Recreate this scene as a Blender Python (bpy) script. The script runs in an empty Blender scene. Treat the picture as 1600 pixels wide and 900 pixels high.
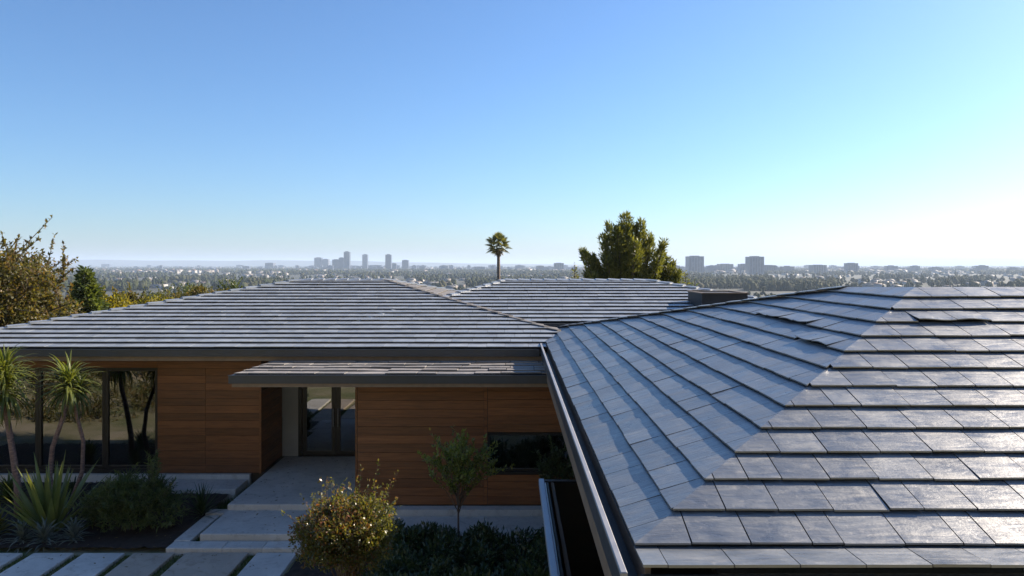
import bpy, math, random
import numpy as np
from mathutils import Vector, Matrix

random.seed(7)
rng = np.random.default_rng(7)
SC = bpy.context.scene
COL = SC.collection
RAD = math.radians

# ------------------------------------------------------------------ camera
CAMZ = 5.4
cam_d = bpy.data.cameras.new('camera')
cam = bpy.data.objects.new('camera', cam_d)
COL.objects.link(cam)
cam.location = (0, 0, CAMZ)
cam.rotation_euler = (RAD(90), 0, 0)
cam_d.sensor_width = 36.0
cam_d.lens = 36.0 * 1150 / 1600
cam_d.shift_y = -37 / 1600
cam_d.clip_start = 0.1
cam_d.clip_end = 120000
SC.camera = cam

# ------------------------------------------------------------------ sky, sun, exposure
SUN_EL, SUN_AZ = 26.5, 59.0            # azimuth measured from the view direction towards the right
world = bpy.data.worlds.new('World')
SC.world = world
world.use_nodes = True
wn = world.node_tree
wn.nodes.clear()
w_out = wn.nodes.new('ShaderNodeOutputWorld')
w_bg = wn.nodes.new('ShaderNodeBackground')
w_sky = wn.nodes.new('ShaderNodeTexSky')
w_sky.sky_type = 'NISHITA'
w_sky.sun_disc = False
w_sky.sun_elevation = RAD(SUN_EL)
w_sky.sun_rotation = RAD(SUN_AZ)
w_sky.altitude = 0
w_sky.air_density = 1.05
w_sky.dust_density = 0.5
w_sky.ozone_density = 10.0
w_bg.inputs['Strength'].default_value = 0.09
wn.links.new(w_sky.outputs[0], w_bg.inputs[0])
wn.links.new(w_bg.outputs[0], w_out.inputs[0])

sun_d = bpy.data.lights.new('sun', 'SUN')
sun_d.energy = 5.0
sun_d.angle = RAD(0.53)
sun_d.color = (1.0, 0.92, 0.83)
sun = bpy.data.objects.new('sun', sun_d)
COL.objects.link(sun)
SUN_DIR = Vector((math.sin(RAD(SUN_AZ)) * math.cos(RAD(SUN_EL)), math.cos(RAD(SUN_AZ)) * math.cos(RAD(SUN_EL)), math.sin(RAD(SUN_EL))))
sun.rotation_euler = SUN_DIR.to_track_quat('Z', 'Y').to_euler()
sun.location = (30, 20, 40)

SC.view_settings.view_transform = 'Standard'
SC.view_settings.look = 'None'
SC.view_settings.exposure = 1.15
SC.view_settings.gamma = 1.0
SC.view_settings.use_white_balance = True      # the camera's daylight-shade setting
SC.view_settings.white_balance_temperature = 7300
SC.view_settings.white_balance_tint = 10
SC.view_settings.use_curve_mapping = False
SC.render.engine = 'CYCLES'
cy = SC.cycles
cy.use_denoising = True
cy.max_bounces = 8
cy.diffuse_bounces = 3
cy.glossy_bounces = 4
cy.transmission_bounces = 6
cy.transparent_max_bounces = 12
cy.volume_bounces = 1
cy.sample_clamp_indirect = 6.0
cy.caustics_reflective = False
cy.caustics_refractive = False

# ------------------------------------------------------------------ materials
def nmat(name):
    m = bpy.data.materials.new(name)
    m.use_nodes = True
    nt = m.node_tree
    for n in list(nt.nodes):
        nt.nodes.remove(n)
    out = nt.nodes.new('ShaderNodeOutputMaterial')
    return m, nt, out

def N(nt, t, **kw):
    n = nt.nodes.new(t)
    for k, v in kw.items():
        if k in n.inputs:
            n.inputs[k].default_value = v
        else:
            setattr(n, k, v)
    return n

def L(nt, a, b):
    nt.links.new(a, b)

def coords(nt, scale=(1, 1, 1), rot=(0, 0, 0), rand=False, kind='Object'):
    tc = N(nt, 'ShaderNodeTexCoord')
    mp = N(nt, 'ShaderNodeMapping')
    mp.inputs['Scale'].default_value = scale
    mp.inputs['Rotation'].default_value = rot
    L(nt, tc.outputs[kind], mp.inputs['Vector'])
    if rand:
        oi = N(nt, 'ShaderNodeObjectInfo')
        ge = N(nt, 'ShaderNodeNewGeometry')
        ad = N(nt, 'ShaderNodeMath', operation='ADD')
        L(nt, oi.outputs['Random'], ad.inputs[0])
        L(nt, ge.outputs['Random Per Island'], ad.inputs[1])
        mu = N(nt, 'ShaderNodeMath', operation='MULTIPLY')
        mu.inputs[1].default_value = 37.0
        L(nt, ad.outputs[0], mu.inputs[0])
        L(nt, mu.outputs[0], mp.inputs['Location'])
        return mp.outputs[0], ad.outputs[0]
    return mp.outputs[0]

def ramp(nt, fac, stops):
    r = N(nt, 'ShaderNodeValToRGB')
    el = r.color_ramp.elements
    while len(el) < len(stops):
        el.new(0.5)
    for e, (p, c) in zip(el, stops):
        e.position = p
        e.color = (*c, 1) if len(c) == 3 else c
    L(nt, fac, r.inputs[0])
    return r.outputs[0]

def noise(nt, vec, scale, detail=4, rough=0.55, dist=0.0):
    n = N(nt, 'ShaderNodeTexNoise')
    n.inputs['Scale'].default_value = scale
    n.inputs['Detail'].default_value = detail
    n.inputs['Roughness'].default_value = rough
    n.inputs['Distortion'].default_value = dist
    L(nt, vec, n.inputs['Vector'])
    return n.outputs[0]

def mrange(nt, v, a, b, c, d):
    n = N(nt, 'ShaderNodeMapRange')
    for i, x in enumerate((a, b, c, d)):
        n.inputs[i + 1].default_value = x
    L(nt, v, n.inputs[0])
    return n.outputs[0]

def mixc(nt, fac, a, b, mode='MIX'):
    n = N(nt, 'ShaderNodeMix', data_type='RGBA', blend_type=mode)
    for s, v in ((n.inputs[0], fac), (n.inputs[6], a), (n.inputs[7], b)):
        if hasattr(v, 'is_output') or hasattr(v, 'links'):
            L(nt, v, s)
        else:
            s.default_value = v if not isinstance(v, tuple) else ((*v, 1) if len(v) == 3 else v)
    return n.outputs[2]

def bump(nt, h, strength, dist=0.01):
    b = N(nt, 'ShaderNodeBump')
    b.inputs['Strength'].default_value = strength
    b.inputs['Distance'].default_value = dist
    L(nt, h, b.inputs['Height'])
    return b.outputs[0]

def slate_mat(name, c0, c1, rough, bstr, streak_rot, tint=0.35):
    m, nt, out = nmat(name)
    p = N(nt, 'ShaderNodeBsdfPrincipled')
    vec, rnd = coords(nt, (1, 1, 1), (0, 0, 0), rand=True)
    tc = N(nt, 'ShaderNodeTexCoord')
    mp = N(nt, 'ShaderNodeMapping')
    mp.inputs['Rotation'].default_value = (0, 0, streak_rot)
    mp.inputs['Scale'].default_value = (3.0, 17.0, 3.0)
    L(nt, tc.outputs['Object'], mp.inputs['Vector'])
    big = noise(nt, vec, 3.0, 5, 0.6, 0.4)
    fine = noise(nt, vec, 34.0, 5, 0.65)
    st = noise(nt, mp.outputs[0], 1.0, 5, 0.65, 0.6)
    col = ramp(nt, big, [(0.3, c0), (0.7, c1)])
    fr = N(nt, 'ShaderNodeMath', operation='FRACT')
    L(nt, rnd, fr.inputs[0])
    k = mrange(nt, fr.outputs[0], 0, 1, 1 - tint, 1 + tint)
    col = mixc(nt, 1.0, col, k, 'MULTIPLY')
    lich = ramp(nt, noise(nt, vec, 9.0, 6, 0.7), [(0.60, (0, 0, 0)), (0.72, (1, 1, 1))])
    col = mixc(nt, lich, col, (0.24, 0.225, 0.2))
    L(nt, col, p.inputs['Base Color'])
    ro = mrange(nt, st, 0.3, 0.7, rough - 0.09, rough + 0.12)
    ro2 = N(nt, 'ShaderNodeMath', operation='ADD')
    L(nt, ro, ro2.inputs[0])
    L(nt, mrange(nt, big, 0.3, 0.7, -0.06, 0.08), ro2.inputs[1])
    L(nt, ro2.outputs[0], p.inputs['Roughness'])
    p.inputs['IOR'].default_value = 2.2
    p.inputs['Specular IOR Level'].default_value = 0.6
    ad = N(nt, 'ShaderNodeMath', operation='ADD')
    L(nt, st, ad.inputs[0])
    L(nt, mrange(nt, fine, 0, 1, 0, 0.2), ad.inputs[1])
    ad2 = N(nt, 'ShaderNodeMath', operation='ADD')
    L(nt, ad.outputs[0], ad2.inputs[0])
    L(nt, mrange(nt, big, 0, 1, 0, 0.7), ad2.inputs[1])
    L(nt, bump(nt, ad2.outputs[0], bstr, 0.02), p.inputs['Normal'])
    L(nt, p.outputs[0], out.inputs[0])
    return m

def plain_mat(name, col, rough=0.5, metal=0.0, var=0.25, scale=4.0, bstr=0.1, spec=0.5, stretch=(1, 1, 1)):
    m, nt, out = nmat(name)
    p = N(nt, 'ShaderNodeBsdfPrincipled')
    vec = coords(nt, stretch)
    n1 = noise(nt, vec, scale, 6, 0.6, 0.3)
    n2 = noise(nt, vec, scale * 9, 4, 0.6)
    lo = tuple(c * (1 - var) for c in col)
    hi = tuple(min(1, c * (1 + var)) for c in col)
    c = ramp(nt, n1, [(0.3, lo), (0.7, hi)])
    L(nt, c, p.inputs['Base Color'])
    L(nt, mrange(nt, n1, 0.3, 0.7, max(0.03, rough - 0.08), min(1, rough + 0.08)), p.inputs['Roughness'])
    p.inputs['Metallic'].default_value = metal
    p.inputs['Specular IOR Level'].default_value = spec
    if bstr:
        L(nt, bump(nt, n2, bstr, 0.01), p.inputs['Normal'])
    L(nt, p.outputs[0], out.inputs[0])
    return m

def concrete_mat(name, col):
    m, nt, out = nmat(name)
    p = N(nt, 'ShaderNodeBsdfPrincipled')
    vec, rnd = coords(nt, rand=True)
    tc = N(nt, 'ShaderNodeTexCoord')
    n1 = noise(nt, vec, 0.9, 6, 0.65, 0.6)
    n2 = noise(nt, tc.outputs['Object'], 5.0, 6, 0.7, 0.8)
    n3 = noise(nt, tc.outputs['Object'], 70.0, 3, 0.6)
    c = ramp(nt, n1, [(0.3, tuple(x * 0.78 for x in col)), (0.7, tuple(min(1, x * 1.1) for x in col))])
    st = ramp(nt, n2, [(0.52, (1, 1, 1)), (0.66, (0.72, 0.69, 0.65)), (0.74, (0.5, 0.47, 0.43))])
    c = mixc(nt, 0.75, c, st, 'MULTIPLY')
    c = mixc(nt, 0.5, c, ramp(nt, n3, [(0.35, (0.78, 0.78, 0.78)), (0.6, (1, 1, 1))]), 'MULTIPLY')
    L(nt, c, p.inputs['Base Color'])
    L(nt, mrange(nt, n2, 0.3, 0.7, 0.7, 0.92), p.inputs['Roughness'])
    L(nt, bump(nt, n3, 0.25, 0.004), p.inputs['Normal'])
    L(nt, p.outputs[0], out.inputs[0])
    return m

def wood_mat(name, dark, light, along='X'):
    m, nt, out = nmat(name)
    p = N(nt, 'ShaderNodeBsdfPrincipled')
    sc = (0.9, 14, 14) if along == 'X' else (14, 0.9, 14)
    vec, rnd = coords(nt, sc, rand=True)
    g = noise(nt, vec, 1.6, 7, 0.62, 0.8)
    g2 = noise(nt, vec, 7.0, 4, 0.6)
    col = ramp(nt, g, [(0.28, dark), (0.72, light)])
    fr = N(nt, 'ShaderNodeMath', operation='FRACT')
    L(nt, rnd, fr.inputs[0])
    col = mixc(nt, 1.0, col, mrange(nt, fr.outputs[0], 0, 1, 0.74, 1.26), 'MULTIPLY')
    L(nt, col, p.inputs['Base Color'])
    L(nt, mrange(nt, g2, 0.3, 0.7, 0.38, 0.56), p.inputs['Roughness'])
    L(nt, bump(nt, g2, 0.15, 0.006), p.inputs['Normal'])
    L(nt, p.outputs[0], out.inputs[0])
    return m

def leaf_mat(name, a, b, trans=0.4, rough=0.45, third=None, spec=0.45):
    m, nt, out = nmat(name)
    p = N(nt, 'ShaderNodeBsdfPrincipled')
    ge = N(nt, 'ShaderNodeNewGeometry')
    tc = N(nt, 'ShaderNodeTexCoord')
    n = noise(nt, tc.outputs['Object'], 1.7, 3, 0.6)
    ad = N(nt, 'ShaderNodeMath', operation='ADD')
    L(nt, mrange(nt, ge.outputs['Random Per Island'], 0, 1, -0.25, 0.25), ad.inputs[0])
    L(nt, n, ad.inputs[1])
    stops = [(0.25, a), (0.7, b)]
    if third:
        stops = [(0.2, a), (0.55, b), (0.8, third)]
    c = ramp(nt, ad.outputs[0], stops)
    L(nt, c, p.inputs['Base Color'])
    p.inputs['Roughness'].default_value = rough
    p.inputs['Specular IOR Level'].default_value = spec
    t = N(nt, 'ShaderNodeBsdfTranslucent')
    tcol = mixc(nt, 1.0, c, (1.7, 1.6, 0.7), 'MULTIPLY')
    L(nt, tcol, t.inputs[0])
    mx = N(nt, 'ShaderNodeMixShader')
    mx.inputs[0].default_value = trans
    L(nt, p.outputs[0], mx.inputs[1])
    L(nt, t.outputs[0], mx.inputs[2])
    L(nt, mx.outputs[0], out.inputs[0])
    return m

def glass_mat(name, tint, ior):
    m, nt, out = nmat(name)
    tr = N(nt, 'ShaderNodeBsdfTransparent')
    tr.inputs[0].default_value = (*tint, 1)
    gl = N(nt, 'ShaderNodeBsdfGlossy')
    gl.inputs['Roughness'].default_value = 0.012
    gl.inputs['Color'].default_value = (0.95, 0.97, 1, 1)
    vec = coords(nt)
    L(nt, bump(nt, noise(nt, vec, 0.9, 2, 0.5), 0.012, 0.15), gl.inputs['Normal'])
    fr = N(nt, 'ShaderNodeFresnel')
    fr.inputs['IOR'].default_value = ior
    mx = N(nt, 'ShaderNodeMixShader')
    L(nt, fr.outputs[0], mx.inputs[0])
    L(nt, tr.outputs[0], mx.inputs[1])
    L(nt, gl.outputs[0], mx.inputs[2])
    L(nt, mx.outputs[0], out.inputs[0])
    return m

def ground_mat():
    m, nt, out = nmat('ground')
    p = N(nt, 'ShaderNodeBsdfPrincipled')
    tc = N(nt, 'ShaderNodeTexCoord')
    a = noise(nt, tc.outputs['Object'], 0.004, 6, 0.7)
    b = noise(nt, tc.outputs['Object'], 0.35, 6, 0.65, 0.5)
    far = ramp(nt, a, [(0.35, (0.03, 0.038, 0.022)), (0.55, (0.05, 0.052, 0.036)), (0.7, (0.09, 0.083, 0.068))])
    near = ramp(nt, b, [(0.36, (0.10, 0.13, 0.04)), (0.48, (0.22, 0.20, 0.10)), (0.6, (0.34, 0.285, 0.19)), (0.75, (0.44, 0.38, 0.29))])  # paled so ground behind the camera bounces warm light onto the shaded facade
    sp = N(nt, 'ShaderNodeSeparateXYZ')
    L(nt, tc.outputs['Object'], sp.inputs[0])
    f = mrange(nt, sp.outputs[1], 60, 300, 0, 1)
    L(nt, mixc(nt, f, near, far), p.inputs['Base Color'])
    p.inputs['Roughness'].default_value = 0.9
    L(nt, bump(nt, b, 0.6, 0.2), p.inputs['Normal'])
    L(nt, p.outputs[0], out.inputs[0])
    return m

def volume_mat(name, density, col, g):
    m, nt, out = nmat(name)
    v = N(nt, 'ShaderNodeVolumePrincipled')
    v.inputs['Color'].default_value = (*col, 1)
    v.inputs['Density'].default_value = density
    v.inputs['Anisotropy'].default_value = g
    L(nt, v.outputs[0], out.inputs['Volume'])
    return m

M = {}
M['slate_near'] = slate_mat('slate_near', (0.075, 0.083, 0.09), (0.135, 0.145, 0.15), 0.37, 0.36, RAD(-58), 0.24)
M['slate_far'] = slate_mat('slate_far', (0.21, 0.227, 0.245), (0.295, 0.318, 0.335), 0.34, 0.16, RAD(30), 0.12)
M['slate_brown'] = slate_mat('slate_brown', (0.045, 0.038, 0.034), (0.085, 0.072, 0.064), 0.8, 0.3, RAD(30), 0.15)
M['porch_stone'] = slate_mat('porch_stone', (0.09, 0.075, 0.062), (0.2, 0.175, 0.15), 0.62, 0.7, RAD(10), 0.4)
M['gutter'] = plain_mat('gutter', (0.045, 0.052, 0.06), 0.42, 0.0, 0.15, 3, 0.03)
M['rim'] = plain_mat('rim', (0.28, 0.28, 0.29), 0.45, 0.3, 0.1, 5, 0.02)
M['soffit'] = plain_mat('soffit', (0.24, 0.17, 0.115), 0.55, 0.0, 0.2, 5, 0.05)
M['deck'] = plain_mat('deck', (0.03, 0.028, 0.026), 0.8, 0.0, 0.3, 3, 0.2)
M['wood'] = wood_mat('wood', (0.125, 0.045, 0.017), (0.29, 0.11, 0.038))
M['wood_side'] = wood_mat('wood_side', (0.12, 0.042, 0.013), (0.30, 0.115, 0.035), 'Y')
M['black'] = plain_mat('black', (0.012, 0.012, 0.013), 0.4, 0.0, 0.2, 6, 0.02)
M['steel'] = plain_mat('steel', (0.34, 0.37, 0.41), 0.4, 0.5, 0.1, 5, 0.02)
M['concrete'] = concrete_mat('concrete', (0.62, 0.585, 0.53))
M['concrete_warm'] = concrete_mat('concrete_warm', (0.46, 0.38, 0.30))
M['plaster'] = plain_mat('plaster', (0.38, 0.385, 0.38), 0.8, 0.0, 0.1, 1.5, 0.1)
M['inner_floor'] = plain_mat('inner_floor', (0.12, 0.09, 0.06), 0.5, 0.0, 0.2, 2, 0.05)
M['glass'] = glass_mat('glass', (0.45, 0.48, 0.48), 2.5)
M['canopy_glass'] = glass_mat('canopy_glass', (0.16, 0.18, 0.2), 1.35)
M['mulch'] = plain_mat('mulch', (0.032, 0.02, 0.014), 0.9, 0.0, 0.6, 9, 1.0)
M['grass'] = leaf_mat('grass', (0.035, 0.06, 0.012), (0.09, 0.13, 0.03), 0.3)
M['bark'] = plain_mat('bark', (0.11, 0.08, 0.06), 0.85, 0.0, 0.5, 9, 0.9, stretch=(1, 1, 0.3))
M['bark_pink'] = plain_mat('bark_pink', (0.24, 0.15, 0.12), 0.8, 0.0, 0.5, 12, 0.9, stretch=(1, 1, 2.5))
M['chimney'] = plain_mat('chimney', (0.028, 0.027, 0.027), 0.6, 0.0, 0.35, 3, 0.15)
M['leaf_green'] = leaf_mat('leaf_green', (0.05, 0.075, 0.024), (0.12, 0.15, 0.045), 0.35)
M['leaf_dark'] = leaf_mat('leaf_dark', (0.03, 0.052, 0.02), (0.07, 0.10, 0.035), 0.25)
M['leaf_hedge'] = leaf_mat('leaf_hedge', (0.03, 0.052, 0.02), (0.065, 0.095, 0.035), 0.25, 0.35)
M['leaf_rust'] = leaf_mat('leaf_rust', (0.07, 0.085, 0.022), (0.13, 0.125, 0.035), 0.42, 0.35, (0.21, 0.075, 0.03), 0.5)
M['leaf_sun_tint'] = leaf_mat('leaf_sun_tint', (0.10, 0.13, 0.035), (0.26, 0.28, 0.07), 0.45, 0.35, None, 0.6)  # leaf colour raised to stand in for sun the wing blocks
M['leaf_yellow'] = leaf_mat('leaf_yellow', (0.10, 0.11, 0.02), (0.24, 0.20, 0.03), 0.45)
M['leaf_brown'] = leaf_mat('leaf_brown', (0.065, 0.07, 0.022), (0.13, 0.115, 0.035), 0.4, 0.5, (0.17, 0.105, 0.045))
M['leaf_pine'] = leaf_mat('leaf_pine', (0.055, 0.07, 0.02), (0.16, 0.165, 0.04), 0.42)
M['leaf_yucca'] = leaf_mat('leaf_yucca', (0.07, 0.10, 0.025), (0.17, 0.19, 0.05), 0.4, 0.35)
M['leaf_agave'] = leaf_mat('leaf_agave', (0.09, 0.12, 0.04), (0.19, 0.21, 0.06), 0.28, 0.38)
M['leaf_silver'] = leaf_mat('leaf_silver', (0.10, 0.125, 0.11), (0.22, 0.25, 0.22), 0.2, 0.6)
M['leaf_palm'] = leaf_mat('leaf_palm', (0.06, 0.075, 0.02), (0.16, 0.15, 0.045), 0.35)
M['leaf_thatch'] = leaf_mat('leaf_thatch', (0.10, 0.07, 0.035), (0.20, 0.14, 0.07), 0.2)
M['far_tree'] = leaf_mat('far_tree', (0.016, 0.026, 0.012), (0.04, 0.05, 0.02), 0.0, 0.9, (0.075, 0.065, 0.035), 0.1)
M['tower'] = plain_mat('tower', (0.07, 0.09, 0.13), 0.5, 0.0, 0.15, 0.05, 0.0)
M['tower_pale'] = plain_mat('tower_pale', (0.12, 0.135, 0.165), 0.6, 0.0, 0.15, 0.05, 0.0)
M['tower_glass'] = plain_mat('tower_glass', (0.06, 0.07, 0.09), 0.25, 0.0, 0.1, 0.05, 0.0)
M['hill'] = plain_mat('hill', (0.06, 0.065, 0.05), 0.9, 0.0, 0.3, 0.001, 0.0)
M['ground'] = ground_mat()

def house_mat(name, stops):
    m, nt, out = nmat(name)
    p = N(nt, 'ShaderNodeBsdfPrincipled')
    ge = N(nt, 'ShaderNodeNewGeometry')
    c = ramp(nt, ge.outputs['Random Per Island'], stops)
    L(nt, c, p.inputs['Base Color'])
    p.inputs['Roughness'].default_value = 0.7
    L(nt, p.outputs[0], out.inputs[0])
    return m
M['far_house'] = house_mat('far_house', [(0.0, (0.26, 0.25, 0.23)), (0.35, (0.36, 0.345, 0.32)), (0.7, (0.24, 0.2, 0.165)), (1.0, (0.18, 0.145, 0.12))])
M['far_roof'] = house_mat('far_roof', [(0.0, (0.10, 0.09, 0.085)), (0.35, (0.16, 0.10, 0.075)), (0.6, (0.13, 0.125, 0.12)), (0.9, (0.15, 0.145, 0.14)), (1.0, (0.32, 0.31, 0.3))])

# ------------------------------------------------------------------ object helpers
def wloc(o):
    v = Vector((0, 0, 0))
    while o is not None:
        v = v + o.location
        o = o.parent
    return v

def tag(o, label=None, cat=None, group=None, kind=None):
    if label: o['label'] = label
    if cat: o['category'] = cat
    if group: o['group'] = group
    if kind: o['kind'] = kind
    return o

def empty(name, loc, label, cat, group=None):
    o = bpy.data.objects.new(name, None)
    o.location = loc
    o.empty_display_size = 0.3
    COL.objects.link(o)
    return tag(o, label, cat, group)

class MB:
    def __init__(s):
        s.v = []
        s.f = []
    def add(s, verts, faces):
        b = len(s.v)
        s.v.extend([tuple(v) for v in verts])
        s.f.extend([tuple(i + b for i in f) for f in faces])
        return s
    def box(s, x0, x1, y0, y1, z0, z1):
        return s.add([(x0, y0, z0), (x1, y0, z0), (x1, y1, z0), (x0, y1, z0), (x0, y0, z1), (x1, y0, z1), (x1, y1, z1), (x0, y1, z1)],
                     [(0, 3, 2, 1), (4, 5, 6, 7), (0, 1, 5, 4), (1, 2, 6, 5), (2, 3, 7, 6), (3, 0, 4, 7)])
    def cbox(s, x0, x1, y0, y1, z0, z1, b=0.012):
        # box with chamfered top edges
        return s.add([(x0, y0, z0), (x1, y0, z0), (x1, y1, z0), (x0, y1, z0), (x0, y0, z1 - b), (x1, y0, z1 - b), (x1, y1, z1 - b), (x0, y1, z1 - b),
                      (x0 + b, y0 + b, z1), (x1 - b, y0 + b, z1), (x1 - b, y1 - b, z1), (x0 + b, y1 - b, z1)],
                     [(0, 3, 2, 1), (0, 1, 5, 4), (1, 2, 6, 5), (2, 3, 7, 6), (3, 0, 4, 7), (4, 5, 9, 8), (5, 6, 10, 9), (6, 7, 11, 10), (7, 4, 8, 11), (8, 9, 10, 11)])
    def prism(s, poly, d):
        # poly: list of 3D points, d: extrusion vector
        n = len(poly)
        d = Vector(d)
        vs = [Vector(p) for p in poly] + [Vector(p) + d for p in poly]
        fs = [tuple(reversed(range(n))), tuple(range(n, 2 * n))] + [(i, (i + 1) % n, n + (i + 1) % n, n + i) for i in range(n)]
        return s.add(vs, fs)
    def tube(s, pts, rads, seg=7):
        pts = [Vector(p) for p in pts]
        rings = []
        for i, p in enumerate(pts):
            d = (pts[min(i + 1, len(pts) - 1)] - pts[max(i - 1, 0)])
            d = d.normalized() if d.length > 1e-6 else Vector((0, 0, 1))
            a = d.orthogonal().normalized() if abs(d.z) > 0.9 else d.cross(Vector((0, 0, 1))).normalized()
            b = d.cross(a)
            rings.append([p + (a * math.cos(2 * math.pi * k / seg) + b * math.sin(2 * math.pi * k / seg)) * rads[i] for k in range(seg)])
        vs = [v for r in rings for v in r]
        fs = []
        for i in range(len(rings) - 1):
            for k in range(seg):
                fs.append((i * seg + k, i * seg + (k + 1) % seg, (i + 1) * seg + (k + 1) % seg, (i + 1) * seg + k))
        fs.append(tuple(reversed(range(seg))))
        fs.append(tuple(range((len(rings) - 1) * seg, len(rings) * seg)))
        return s.add(vs, fs)
    def build(s, name, mat, parent=None, smooth=False, **kw):
        off = wloc(parent) if parent is not None else Vector((0, 0, 0))
        me = bpy.data.meshes.new(name)
        me.from_pydata([(v[0] - off.x, v[1] - off.y, v[2] - off.z) for v in s.v], [], s.f)
        me.materials.append(mat)
        if smooth:
            me.polygons.foreach_set('use_smooth', [True] * len(me.polygons))
        o = bpy.data.objects.new(name, me)
        COL.objects.link(o)
        o.parent = parent
        return tag(o, **kw)

def np_mesh(name, V, F, mat, parent=None, smooth=False, **kw):
    """V (n,3) array, F (m,k) array of equal-sized faces"""
    off = wloc(parent) if parent is not None else Vector((0, 0, 0))
    V = np.asarray(V, dtype=np.float64) - np.array(off)
    F = np.asarray(F, dtype=np.int32)
    me = bpy.data.meshes.new(name)
    me.vertices.add(len(V))
    me.vertices.foreach_set('co', V.astype(np.float32).ravel())
    m, k = F.shape
    me.loops.add(m * k)
    me.loops.foreach_set('vertex_index', F.ravel())
    me.polygons.add(m)
    me.polygons.foreach_set('loop_start', np.arange(0, m * k, k, dtype=np.int32))
    me.polygons.foreach_set('loop_total', np.full(m, k, dtype=np.int32))
    if smooth:
        me.polygons.foreach_set('use_smooth', np.ones(m, dtype=bool))
    me.update(calc_edges=True)
    me.validate()
    me.materials.append(mat)
    o = bpy.data.objects.new(name, me)
    COL.objects.link(o)
    o.parent = parent
    return tag(o, **kw)

# ------------------------------------------------------------------ terrain
PLAIN = CAMZ - 40.0
def sstep(t):
    t = np.clip(t, 0, 1)
    return t * t * (3 - 2 * t)

def terrain_z(x, y):
    x = np.asarray(x, float); y = np.asarray(y, float)
    z = np.full(np.broadcast(x, y).shape, -0.40)
    r = sstep((y - 33) / 260.0)
    z = z * (1 - r) + PLAIN * r
    side = sstep((-x - 17) / 60.0) * sstep((y - 14) / 30.0) * 6 * (1 - r)
    z = z - side
    bank = sstep((-x - 12.5) / 17.0) * sstep((12.5 - y) / 12.0)
    z = z + 5.0 * bank * (1 + 0.1 * np.sin(x * 0.9) + 0.12 * np.sin(y * 0.7 + 1))
    hill = sstep((-y - 5) / 50.0) * sstep((250 + x) / 150) * sstep((250 - x) / 150)  # unseen hill behind the camera, steepened to bounce fill light onto the facade
    z = z + 24.0 * hill
    return z

ys = np.concatenate([np.linspace(-46000, -400, 8), np.linspace(-300, -60, 9), np.linspace(-50, 60, 75), np.linspace(64, 330, 40), np.geomspace(360, 46000, 40)])
xh = np.concatenate([np.linspace(0, 60, 50), np.geomspace(64, 46000, 34)])
xs = np.concatenate([-xh[:0:-1], xh])
gx, gy = np.meshgrid(xs, ys)
gz = terrain_z(gx, gy)
V = np.stack([gx, gy, gz], -1).reshape(-1, 3)
ni, nj = gx.shape
ii, jj = np.meshgrid(np.arange(ni - 1), np.arange(nj - 1), indexing='ij')
a = (ii * nj + jj).ravel()
F = np.stack([a, a + 1, a + nj + 1, a + nj], -1)
np_mesh('ground', V, F, M['ground'], smooth=True, kind='structure', label='ground falling from the garden terrace to the wide plain')

# far hills on the left horizon
hx = np.linspace(-16000, 1500, 90)
prof = 62 + 34 * np.exp(-((hx + 9300) / 2100.0) ** 2) + 26 * np.exp(-((hx + 5200) / 1600.0) ** 2) + 8 * np.sin(hx / 700.0) + 5 * np.sin(hx / 260.0 + 1)
prof *= sstep((1500 - hx) / 5200.0)
hv = []
for yy, k in ((13600, 0.0), (14000, 0.75), (14500, 1.0), (15500, 0.6), (16500, 0.0)):
    for x, h in zip(hx, prof):
        hv.append((x, yy, PLAIN - 1 + (h + 36) * k if k > 0 else PLAIN - 1))
hf = [(r * 90 + i, r * 90 + i + 1, (r + 1) * 90 + i + 1, (r + 1) * 90 + i) for r in range(4) for i in range(89)]
MB().add(hv, hf).build('hills', M['hill'], smooth=True, kind='structure', label='low blue hills on the horizon')

# ------------------------------------------------------------------ slate roofs
def clip_poly(poly, clip):
    """Sutherland-Hodgman, clip is convex and counter-clockwise in (s, r)."""
    out = list(poly)
    n = len(clip)
    for i in range(n):
        ax, ay = clip[i]
        bx, by = clip[(i + 1) % n]
        inp, out = out, []
        if not inp:
            return []
        def side(p):
            return (bx - ax) * (p[1] - ay) - (by - ay) * (p[0] - ax)
        for k in range(len(inp)):
            p, q = inp[k - 1], inp[k]
            sp, sq = side(p), side(q)
            if sq >= 0:
                if sp < 0:
                    t = sp / (sp - sq)
                    out.append((p[0] + t * (q[0] - p[0]), p[1] + t * (q[1] - p[1])))
                out.append(q)
            elif sp >= 0:
                t = sp / (sp - sq)
                out.append((p[0] + t * (q[0] - p[0]), p[1] + t * (q[1] - p[1])))
    res = []
    for p in out:
        if not res or (abs(p[0] - res[-1][0]) + abs(p[1] - res[-1][1])) > 1e-5:
            res.append(p)
    if len(res) > 2 and abs(res[0][0] - res[-1][0]) + abs(res[0][1] - res[-1][1]) < 1e-5:
        res.pop()
    return res

def area2(p):
    return 0.5 * abs(sum(p[i - 1][0] * p[i][1] - p[i][0] * p[i - 1][1] for i in range(len(p))))

def face_frame(O, S, R):
    O, S, R = Vector(O), Vector(S).normalized(), Vector(R)
    R = (R - S * R.dot(S)).normalized()
    return O, S, R

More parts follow.
